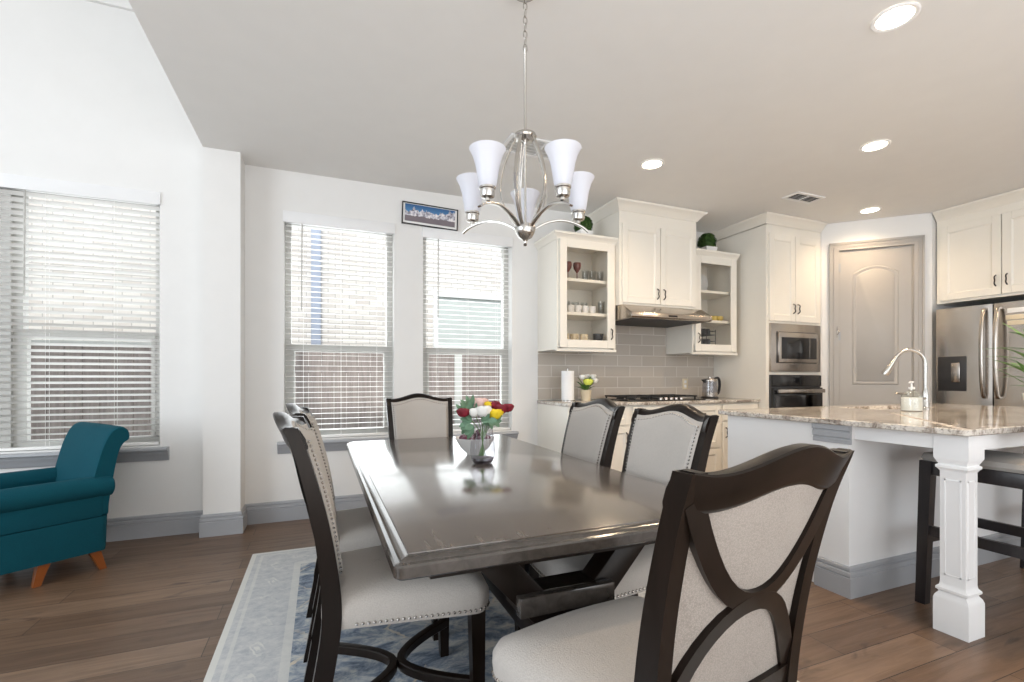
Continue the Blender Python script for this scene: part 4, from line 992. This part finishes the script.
# stools ---------------------------------------------------------------------
def make_stool():
    t = thing('counter_stool', 'x', 'stool', group='dark counter stools at the island')
    L = lambda mb, n, m: mb.build(n, m, t, world=False)
    for sx_ in (-1, 1):
        L(MB().loft([[(sx_*(0.205)+a*0.022, 0.205+b*0.022, 0) for a, b in ((-1, -1), (1, -1), (1, 1), (-1, 1))], [(sx_*(0.185)+a*0.026, 0.190+b*0.026, 0.735) for a, b in ((-1, -1), (1, -1), (1, 1), (-1, 1))]], smooth=False), 'leg', M['stoolwood'])
        pth = [(sx_*0.200, -0.245, 0), (sx_*0.190, -0.210, 0.40), (sx_*0.188, -0.205, 0.72), (sx_*0.188, -0.235, 0.95), (sx_*0.188, -0.27, 1.08)]
        L(MB().tube(spline(pth, 5), 0.02, 12, flat=(0.040, 0.040)), 'leg', M['stoolwood'])
        L(MB().box(sx_*0.197-0.011, sx_*0.197+0.011, -0.20, 0.19, 0.355, 0.405), 'stretcher', M['stoolwood'])
    L(MB().box(-0.18, 0.18, 0.188, 0.208, 0.31, 0.35), 'stretcher', M['stoolwood']); L(MB().box(-0.185, 0.185, -0.225, -0.205, 0.28, 0.32), 'stretcher', M['stoolwood'])
    L(MB().box(-0.205, 0.205, -0.205, 0.210, 0.665, 0.733, 0.004), 'seat_frame', M['stoolwood'])
    L(MB().loft([rrect(-0.20, 0.20, -0.195, 0.215, 0.03, 0.734), rrect(-0.21, 0.21, -0.20, 0.225, 0.035, 0.75), rrect(-0.20, 0.20, -0.19, 0.215, 0.035, 0.772), rrect(-0.14, 0.14, -0.13, 0.155, 0.03, 0.785)]), 'seat', M['stoolseat'])
    b = MB()
    for z_ in (0.88, 1.03): b.box(-0.175, 0.175, -0.262 if z_ > 1 else -0.238, -0.242 if z_ > 1 else -0.218, z_, z_+0.06, 0.003)
    L(b, 'back_rail', M['stoolwood']); return t
st = make_stool(); st.location = (3.095, 1.275, 0); st['label'] = 'dark wooden counter stool tucked under the island just behind the white post'
s2 = copy_tree(st); s2.location = (4.20, 1.30, 0); s2['label'] = 'dark wooden counter stool under the island, the farther one at the right edge'
s2.rotation_euler = (0, 0, 0)

# ================================================================== DINING
rug = solo('area_rug', MB().box(-0.415, 1.685, 0.462, 3.512, 0.0, 0.009, 0.003), M['rug'], 'faded blue and cream patterned rug under the dining table', 'rug')
rug.data.transform(Matrix.Translation((0, 0, 0)))
RZ = 0.009
TX0, TX1, TY0, TY1 = 0.150, 1.228, 1.055, 3.195
TCX, TCY = (TX0+TX1)/2, (TY0+TY1)/2
t = thing('dining_table', 'large dark wood dining table with a glossy moulded top', 'dining table', (TCX, TCY, RZ))
def tr(ins, z, r=0.022): return rrect(TX0+ins, TX1-ins, TY0+ins, TY1-ins, max(r-ins, 0.004), z, 4)
MB().loft([tr(0.03, 0.712), tr(0.006, 0.712), tr(0.0, 0.717), tr(0.0, 0.741), tr(0.004, 0.746), tr(0.013, 0.748), tr(0.017, 0.753), tr(0.030, 0.7575), tr(0.036, 0.7575), tr(0.036, 0.750)], smooth=False).build('edge_moulding', M['tableedge'], t)
MB().box(TX0+0.0355, TX1-0.0355, TY0+0.0355, TY1-0.0355, 0.752, 0.760, 0.001).build('tabletop', M['tabletop'], t)
a_ = MB(); a_.box(TX0+0.10, TX1-0.10, TY0+0.10, TY0+0.125, 0.665, 0.712); a_.box(TX0+0.10, TX1-0.10, TY1-0.125, TY1-0.10, 0.665, 0.712); a_.box(TX0+0.10, TX0+0.125, TY0+0.125, TY1-0.125, 0.665, 0.712); a_.box(TX1-0.125, TX1-0.10, TY0+0.125, TY1-0.125, 0.665, 0.712)
a_.build('apron', M['espresso'], t)
for yy, s_ in ((1.285, 1), (2.685, -1)):
    for sg in (-1, 1):
        # one diagonal plank of the crossed trestle
        m_ = MB(); hw = 0.043; y0, y1 = yy-0.038+0.002*sg, yy+0.038+0.002*sg
        xa, xb = TCX+sg*0.30, TCX-sg*0.30
        m_.prism([(xa-hw*1.35, 0.712), (xa+hw*1.35, 0.712), (xb+hw*1.35, RZ+0.05), (xb-hw*1.35, RZ+0.05)], y0, y1, axis='y', bev=0.003)
        m_.build('trestle_leg', M['espresso'], t)
    MB().box(TCX-0.42, TCX+0.42, yy-0.045, yy+0.045, RZ, RZ+0.055, 0.006).build('foot', M['espresso'], t)
    o0, o1 = (yy-0.075, yy-0.0405) if s_ > 0 else (yy+0.0405, yy+0.075)
    MB().box(TCX-0.175, TCX+0.135, o0, o1, 0.488, 0.545, 0.004).build('crossbar', M['tableedge'], t)
    MB().box(TCX-0.170, TCX+0.130, o1 if s_ > 0 else yy-0.048, yy+0.048 if s_ > 0 else o0, 0.492, 0.541).build('shelf', M['espresso'], t)
MB().box(TCX-0.055, TCX+0.055, 1.34, 2.645, 0.30, 0.39, 0.004).build('stretcher', M['espresso'], t)

# chairs ------------------------------------------------------------------------
POST = [(-0.292, 0.0), (-0.262, 0.16), (-0.230, 0.34), (-0.220, 0.45), (-0.229, 0.58), (-0.254, 0.74), (-0.293, 0.90), (-0.329, 1.009)]
def ypost(z):
    for (ya, za), (yb_, zb_) in zip(POST, POST[1:]):
        if z <= zb_:
            t_ = (z-za)/(zb_-za); return ya+(yb_-ya)*t_
    return POST[-1][0]
PS = spline([(0, y, z) for y, z in POST], 8)
def ypost(z):
    for a, b in zip(PS, PS[1:]):
        if z <= b.z: return a.y+(b.y-a.y)*((z-a.z)/(b.z-a.z))
    a, b = PS[-2], PS[-1]; return b.y+(z-b.z)*(b.y-a.y)/(b.z-a.z)
def wpost(z): return 0.192+0.026*max(0, min(1, (z-0.42)/0.58))**1.2
def bow(u, z): return -0.035*(1-u*u)*max(0, min(1, (z-0.45)/0.5))
def ztop(u):
    a = abs(u)
    return 1.006+0.036*(0.5+0.5*math.cos(PI*min(1, a/0.80)))+0.006*max(0, (a-0.86)/0.14)
def make_chair():
    t = thing('dining_chair', 'x', 'dining chair', group='dining chairs around the table')
    L = lambda mb, n, m, p=None: mb.build(n, m, p or t, world=False)
    # rear posts = rear legs
    for sg in (-1, 1):
        rings = []
        for q in PS:
            x_ = sg*(wpost(q.z)); hw = 0.017; hd = 0.028-0.009*max(0, min(1, (q.z-0.5)/0.4))
            if q.z < 0.2: hd = 0.024
            rings.append([(x_-hw, q.y-hd, q.z), (x_+hw, q.y-hd, q.z), (x_+hw, q.y+hd, q.z), (x_-hw, q.y+hd, q.z)])
        L(MB().loft(rings, smooth=False), 'rear_leg', M['espresso'])
        L(MB().loft([[(sg*0.232+a*0.017, 0.225+b*0.017, 0) for a, b in ((-1, -1), (1, -1), (1, 1), (-1, 1))], [(sg*0.228+a*0.024, 0.220+b*0.024, 0.41) for a, b in ((-1, -1), (1, -1), (1, 1), (-1, 1))]], smooth=False), 'front_leg', M['espresso'])
    # curved X stretcher in plan
    for ya, yc in ((-0.245, 1), (0.215, -1)):
        pts = []
        for k in range(17):
            u = -1+2*k/16; x_ = 0.21*u; y_ = ya*(abs(u)**1.7) + (-0.012 if yc > 0 else 0.012)
            pts.append((x_, y_, 0.145))
        L(MB().tube(pts, 0.012, 12, flat=(0.030, 0.034)), 'stretcher', M['espresso'])
    # seat
    def outline(ins, z, n=7):
        pts = []
        # trapezoid with rounded corners, front bowed
        xb_, xf_, yb_, yf_ = 0.198-ins, 0.262-ins, -0.245+ins, 0.262-ins; r = max(0.05-ins*0.3, 0.02)
        cor = [((xf_-r), (yf_-r), 0), (-(xf_-r), (yf_-r), 90), (-(xb_-0.02), (yb_+0.02), 180), ((xb_-0.02), (yb_+0.02), 270)]
        for i, (cx_, cy_, a0) in enumerate(cor):
            rr_ = r if i < 2 else 0.02
            for k in range(n):
                a = math.radians(a0+90*k/(n-1)); pts.append((cx_+rr_*math.cos(a), cy_+rr_*math.sin(a), z))
            nx = cor[(i+1) % 4]
            # in-between points for a smooth bow
            x0_, y0_ = pts[-1][:2]; a1 = math.radians(nx[2]); r1 = r if (i+1) % 4 < 2 else 0.02
            x1_, y1_ = nx[0]+r1*math.cos(a1), nx[1]+r1*math.sin(a1)
            for k in (1, 2, 3, 4, 5):
                s_ = k/6; bx, by = x0_+(x1_-x0_)*s_, y0_+(y1_-y0_)*s_
                if i == 0: by += 0.014*math.sin(PI*s_)
                pts.append((bx, by, z))
        return pts
    st_ = [outline(0.03, 0.398), outline(0.002, 0.398), outline(0, 0.402), outline(-0.004, 0.435), outline(-0.003, 0.462), outline(0.008, 0.485), outline(0.032, 0.502), outline(0.075, 0.512), outline(0.13, 0.517), outline(0.18, 0.519)]
    L(MB().loft(st_), 'seat', M['linen'])
    nl = MB(); ol = outline(-0.002, 0.412); dist = 0; nail = lambda p_, mb, r=0.0062, sc=(1, 1, 1): mb.sphere(p_, r, 1, sc)
    sel = [q for q in ol if q[1] > -0.235]
    # walk the outline from rear-right around the front to rear-left
    ordered = sorted(range(len(ol)), key=lambda i: math.atan2(ol[i][0], ol[i][1]+0.05) if ol[i][1] > -0.225 else 99)
    ordered = [ol[i] for i in ordered if ol[i][1] > -0.225]
    acc = 0; last = Vector(ordered[0]); step = 0.0172
    nail(tuple(last), nl)
    for q in ordered[1:]:
        q = Vector(q); seg = (q-last).length
        while seg > 0 and acc+seg >= step:
            last = last+(q-last).normalized()*(step-acc); nail(tuple(last), nl); seg = (q-last).length; acc = 0
        acc += seg; last = q
    L(nl, 'nailhead_trim', M['nickel'])
    # crest rail, serpentine and bowed back
    rings = []
    for k in range(33):
        u = -1+2*k/32; x_ = u*(wpost(1.0)+0.010); zt_ = ztop(u); h = 0.068+0.008*(1-abs(u))
        ring = []
        for m2 in range(14):
            an = 2*PI*m2/14; c_, s_ = math.cos(an), math.sin(an); e_ = 0.45
            dv = math.copysign(abs(s_)**e_, s_)*h/2; dh = math.copysign(abs(c_)**e_, c_)
            z_ = zt_-h/2+dv
            th = 0.0215
            ring.append((x_, ypost(z_)+bow(u, z_)+0.006-0.010*max(0, s_)+dh*th, z_))
        rings.append(ring)
    L(MB().loft(rings), 'crest_rail', M['espresso'])
    # padded back: front panel puffed forward, flat weave behind
    def padgrid(front):
        g = []
        for j in range(15):
            row = []
            for i in range(21):
                u = -1+2*i/20
                zt_ = ztop(u*0.9)-0.024; z_ = 0.535+(zt_-0.535)*j/14; x_ = u*(wpost(z_)-0.016)
                ed = min(1, (1-abs(u))/0.16, )*min(1, (1-abs(2*j/14-1))/0.14)
                ed = math.sqrt(max(0, 1-(1-ed)**2))
                yb_ = ypost(z_)+bow(u, z_)
                row.append((x_, yb_+(0.022+0.022*ed if front else -0.010), z_))
            g.append(row)
        return g
    def solid(ga, gb):
        m_ = MB(); A = [[m_.bm.verts.new(p_) for p_ in r_] for r_ in ga]; B = [[m_.bm.verts.new(p_) for p_ in r_] for r_ in gb]
        for G in (A, B):
            for j in range(len(G)-1):
                for i in range(len(G[0])-1):
                    f_ = m_.face((G[j][i], G[j][i+1], G[j+1][i+1], G[j+1][i])); f_.smooth = True
        J, I = len(A)-1, len(A[0])-1
        for i in range(I): m_.face((A[0][i], B[0][i], B[0][i+1], A[0][i+1])); m_.face((A[J][i], A[J][i+1], B[J][i+1], B[J][i]))
        for j in range(J): m_.face((A[j][0], A[j+1][0], B[j+1][0], B[j][0])); m_.face((A[j][I], B[j][I], B[j+1][I], A[j+1][I]))
        return m_
    L(solid(padgrid(True), [[(x_, y_-0.012, z_) for x_, y_, z_ in r_] for r_ in [[(q[0], ypost(q[2])+bow(q[0]/(wpost(q[2])-0.016), q[2])+0.010, q[2]) for q in r] for r in padgrid(True)]]), 'backrest', M['linen'])
    # rear fabric
    L(solid([[(x_, ypost(z_)+bow(x_/(wpost(z_)-0.016), z_)-0.004, z_) for x_, y_, z_ in r_] for r_ in padgrid(True)], [[(x_, ypost(z_)+bow(x_/(wpost(z_)-0.016), z_)-0.010, z_) for x_, y_, z_ in r_] for r_ in padgrid(True)]), 'back_panel', M['linenback'])
    # nailheads on the front of the back
    nb = MB()
    n1 = 30
    for sg in (-1, 1):
        for k in range(n1):
            z_ = 0.56+(0.965-0.56)*k/(n1-1); u = sg*0.955; nail((u*(wpost(z_)-0.016), ypost(z_)+bow(u, z_)+0.034, z_), nb, 0.0052)
    for k in range(27):
        u = -0.955+1.91*k/26; z_ = ztop(u*0.9)-0.042; nail((u*(wpost(z_)-0.016), ypost(z_)+bow(u, z_)+0.034, z_), nb, 0.0052)
    L(nb, 'back_nailheads', M['nickel'])
    # back frame: two crossing curved bars and the lower rail
    for kind in (0, 1):
        pts = []
        for k in range(25):
            a = PI*k/24
            sh = 1-abs(math.cos(a))**2.2
            z_ = 0.965-0.212*sh if kind == 0 else 0.545+0.203*sh
            x_ = (wpost(z_)-0.006)*math.cos(a); pts.append(Vector((x_, ypost(z_)+bow(math.cos(a), z_)-0.009, z_)))
        # ribbon with its width in the plane of the back
        rings = []
        for i, p_ in enumerate(pts):
            tg = (pts[min(i+1, 24)]-pts[max(i-1, 0)]).normalized(); nrm = Vector((0, 1, 0.30)).normalized(); sd = tg.cross(nrm).normalized()
            hw = 0.0185+0.003*abs(math.cos(PI*i/24))**3; th = 0.010
            rings.append([p_-sd*hw-nrm*th, p_+sd*hw-nrm*th, p_+sd*hw+nrm*th, p_-sd*hw+nrm*th])
        L(MB().loft(rings, smooth=False), 'crossing_bar', M['espresso'])
    for z0, z1 in ((0.500, 0.555),):
        rings = []
        for k in range(13):
            u = -1+2*k/12; x_ = u*(wpost(0.5)-0.01)
            rings.append([(x_, ypost(z0)+bow(u, z0)-0.022, z0), (x_, ypost(z1)+bow(u, z1)-0.022, z1), (x_, ypost(z1)+bow(u, z1)+0.022, z1), (x_, ypost(z0)+bow(u, z0)+0.022, z0)])
        L(MB().loft(rings, smooth=False), 'lower_rail', M['espresso'])
    return t
chair = make_chair()
CH = [(0.690, 0.922, 8.0, 'upholstered dining chair in the foreground, its dark crossed back towards the camera'),
      (0.25, 1.705, -90, 'upholstered dining chair on the window-left side of the table, the nearer of the two'),
      (0.25, 2.30, -90, 'upholstered dining chair on the left side of the table, the farther of the two'),
      (1.052, 1.605, 90, 'upholstered dining chair on the kitchen side of the table, the nearer of the two'),
      (1.062, 2.215, 90, 'upholstered dining chair on the kitchen side of the table, the farther of the two'),
      (0.655, 3.07, 180, 'upholstered dining chair at the far head of the table, before the windows')]
for i, (x_, y_, r_, lab) in enumerate(CH):
    o = chair if i == 0 else copy_tree(chair)
    o.location = (x_, y_, RZ); o.rotation_euler = (0, 0, math.radians(r_)); o['label'] = lab

# centrepiece ---------------------------------------------------------------------
vx, vy, vz = 0.708, 2.125, 0.7602
t = thing('flower_vase', 'grey ribbed glass vase on the dining table holding a bouquet', 'vase', (vx, vy, vz))
def vase_ring(r, z, n=48, rib=0.0):
    return [(vx+(r+rib*(math.cos(24*2*PI*i/n)))*math.cos(2*PI*i/n), vy+(r+rib*math.cos(24*2*PI*i/n))*math.sin(2*PI*i/n), vz+z) for i in range(n)]
prof = [(0.030, 0.0), (0.044, 0.004), (0.056, 0.03), (0.0585, 0.06), (0.055, 0.10), (0.047, 0.15), (0.044, 0.19), (0.046, 0.212)]
MB().loft([vase_ring(r, z, rib=0.0012) for r, z in prof], cap=False).build('glass', M['smoke'], t)
MB().loft([vase_ring(r, z) for r, z in ((0.002, 0.001), (0.030, 0.001), (0.044, 0.005), (0.052, 0.018), (0.050, 0.026), (0.002, 0.027))]).build('thick_base', M['smoke2'], t)
b_ = thing('bouquet', 'mixed bouquet of red, white, pink and yellow roses with eucalyptus in the vase', 'flowers', (vx, vy, vz+0.03))
st_ = MB()
heads = [('red', (-0.085, -0.045, 0.245), 0.030), ('pink', (-0.012, 0.045, 0.285), 0.036), ('whitepetal', (0.008, -0.045, 0.252), 0.038), ('yellow', (0.060, -0.030, 0.238), 0.036),
         ('red', (0.085, 0.010, 0.258), 0.034), ('red', (0.118, 0.030, 0.262), 0.030), ('yellow', (0.032, 0.02, 0.275), 0.026), ('whitepetal', (-0.035, -0.040, 0.245), 0.028), ('red', (0.055, 0.02, 0.275), 0.028)]
rx, ry = 0.927, -0.374
for i, (mt, (a, b, z_), r) in enumerate(heads):
    # a = sideways, b = depth
    X = vx+rx*a+0.374*b; Y = vy+ry*a+0.927*b
    m_ = MB(); rose(m_, (X, Y, vz+z_), r); m_.build('rose', M[mt], b_)
    st_.tube(spline([(vx-(X-vx)*0.15, vy-(Y-vy)*0.15, vz+0.034), (vx+(X-vx)*0.22, vy+(Y-vy)*0.22, vz+0.16), (X, Y, vz+z_-r*0.3)], 5), 0.0022, 6)
st_.build('stems', M['leaf'], b_)
lv = MB()
for k, (a, b, z_, L_, up_) in enumerate([(-0.06, 0.0, 0.22, 0.10, 0.8), (-0.075, -0.03, 0.22, 0.09, 1.3), (-0.05, -0.03, 0.20, 0.08, 0.2), (-0.06, 0.02, 0.25, 0.08, 1.2), (-0.04, -0.045, 0.18, 0.07, -0.6), (0.03, -0.06, 0.20, 0.05, -0.2), (-0.03, 0.03, 0.22, 0.07, 0.9), (-0.065, 0.0, 0.18, 0.06, -0.3), (0.05, -0.03, 0.20, 0.06, 0.1), (0.0, -0.05, 0.20, 0.06, 0.3)]):
    X = vx+rx*a+0.374*b; Y = vy+ry*a+0.927*b
    for j in (-1, 0, 1):
        an = up_+j*0.5; dirx = -math.cos(an)*(1 if a < 0 else -1)
        leafm(lv, (X, Y, vz+z_), (X+rx*dirx*L_*0.7, Y+ry*dirx*L_*0.7-0.02*j, vz+z_+L_*math.sin(an)), 0.030, 0.005, (0.3, -1, 0.4))
lv.build('eucalyptus_leaves', M['euca'], b_)
bx, by = 0.755, 2.395
t = thing('fruit_bowl', 'small white bowl behind the vase on the dining table', 'bowl', (bx, by, vz))
MB().lathe([(0.001, 0), (0.042, 0), (0.045, 0.006), (0.075, 0.035), (0.106, 0.088), (0.103, 0.088), (0.071, 0.036), (0.04, 0.010), (0.001, 0.008)], bx, by, vz, 32).build('bowl', M['white'], t)
fr = MB(); sp = []
gk = 0
gsp = MB().sphere((0, 0, 0), 0.017, 2, (1, 1, 1.1)).build('grape', M['grape']); tag(gsp, 'dark purple grape heaped in the white bowl on the table', 'grape', 'grapes in the white bowl')
k = 0
for lay, (zz, R_, n_) in enumerate(((0.028, 0.025, 4), (0.055, 0.055, 8), (0.082, 0.068, 10), (0.088, 0.033, 5), (0.112, 0.028, 4))):
    for j in range(n_):
        a = 2*PI*j/n_+lay*0.5
        o = gsp if k == 0 else gsp.copy()
        if k: COL.objects.link(o)
        o.location = (bx+R_*math.cos(a), by+R_*math.sin(a), vz+zz); k += 1

# ================================================================== ARMCHAIR
t = thing('armchair', 'teal velvet armchair with rolled arms before the left window', 'armchair', (-1.600, 3.690, 0), math.radians(127))
L = lambda mb, n, m: mb.build(n, m, t, world=False)
HW = 0.330; YR, YFt = -0.25, 0.34
b = MB(); b.loft([rrect(-HW, HW, YR, YFt, 0.03, 0.125), rrect(-HW-0.004, HW+0.004, YR-0.004, YFt+0.004, 0.035, 0.15), rrect(-HW-0.004, HW+0.004, YR-0.01, YFt+0.004, 0.035, 0.33)]); L(b, 'base', M['teal'])
for sg in (-1, 1):
    a_ = MB(); x0, x1 = (HW-0.085, HW+0.004) if sg > 0 else (-HW-0.004, -HW+0.085)
    a_.box(x0, x1, YR+0.02, YFt, 0.331, 0.49, 0.01)
    cxx = sg*(HW-0.025); pts = [(cxx, YR-0.035, 0.508), (cxx, YR-0.025, 0.508), (cxx, 0.0, 0.508), (cxx, YFt+0.012, 0.508), (cxx, YFt+0.022, 0.508)]
    a_.tube(pts, [0.045, 0.062, 0.065, 0.065, 0.05], 20); L(a_, 'arm', M['teal'])
c = MB(); c.loft([rrect(-HW+0.087, HW-0.087, YR+0.10, YFt-0.01, 0.03, 0.331), rrect(-HW+0.087, HW-0.087, YR+0.10, YFt+0.01, 0.04, 0.35), rrect(-HW+0.087, HW-0.087, YR+0.10, YFt+0.012, 0.04, 0.39), rrect(-HW+0.12, HW-0.12, YR+0.12, YFt-0.02, 0.04, 0.415)]); L(c, 'seat_cushion', M['teal'])
# scrolled back: side profile extruded across the width
prof = spline([(YR+0.10, 0.33, 0), (YR+0.075, 0.50, 0), (YR+0.045, 0.64, 0), (YR+0.015, 0.75, 0), (YR-0.025, 0.835, 0), (YR-0.070, 0.862, 0), (YR-0.110, 0.840, 0), (YR-0.118, 0.79, 0), (YR-0.090, 0.765, 0), (YR-0.068, 0.725, 0), (YR-0.050, 0.65, 0), (YR-0.030, 0.53, 0), (YR-0.012, 0.40, 0), (YR-0.008, 0.33, 0)], 5)
n_ = len(prof); cyy = sum(p_.x for p_ in prof)/n_; czz = sum(p_.y for p_ in prof)/n_
def sec(x_, k): return [(x_, cyy+(p_.x-cyy)*k, czz+(p_.y-czz)*k) for p_ in prof]
bw = HW-0.005
b = MB(); b.loft([sec(-bw, 0.95), sec(-bw+0.008, 0.985), sec(-bw+0.03, 1.0), sec(0, 1.01), sec(bw-0.03, 1.0), sec(bw-0.008, 0.985), sec(bw, 0.95)]); L(b, 'backrest', M['teal'])
for sx_, sy_ in ((-1, -1), (1, -1), (-1, 1), (1, 1)):
    # tapered legs raked outwards; the front pair set back beneath the seat
    x_ = sx_*(HW-0.05); y_ = YR+0.05 if sy_ < 0 else 0.02
    ring = lambda cx_, cy_, r_, z_: [(cx_+a*r_, cy_+b_*r_, z_) for a, b_ in ((-1, -1), (1, -1), (1, 1), (-1, 1))]
    rk = -0.045 if sy_ < 0 else 0.03
    L(MB().loft([ring(x_, y_+rk, 0.017, 0), ring(x_, y_+rk*0.55, 0.021, 0.06), ring(x_, y_, 0.028, 0.125)], smooth=False), 'leg', M['legwood'])
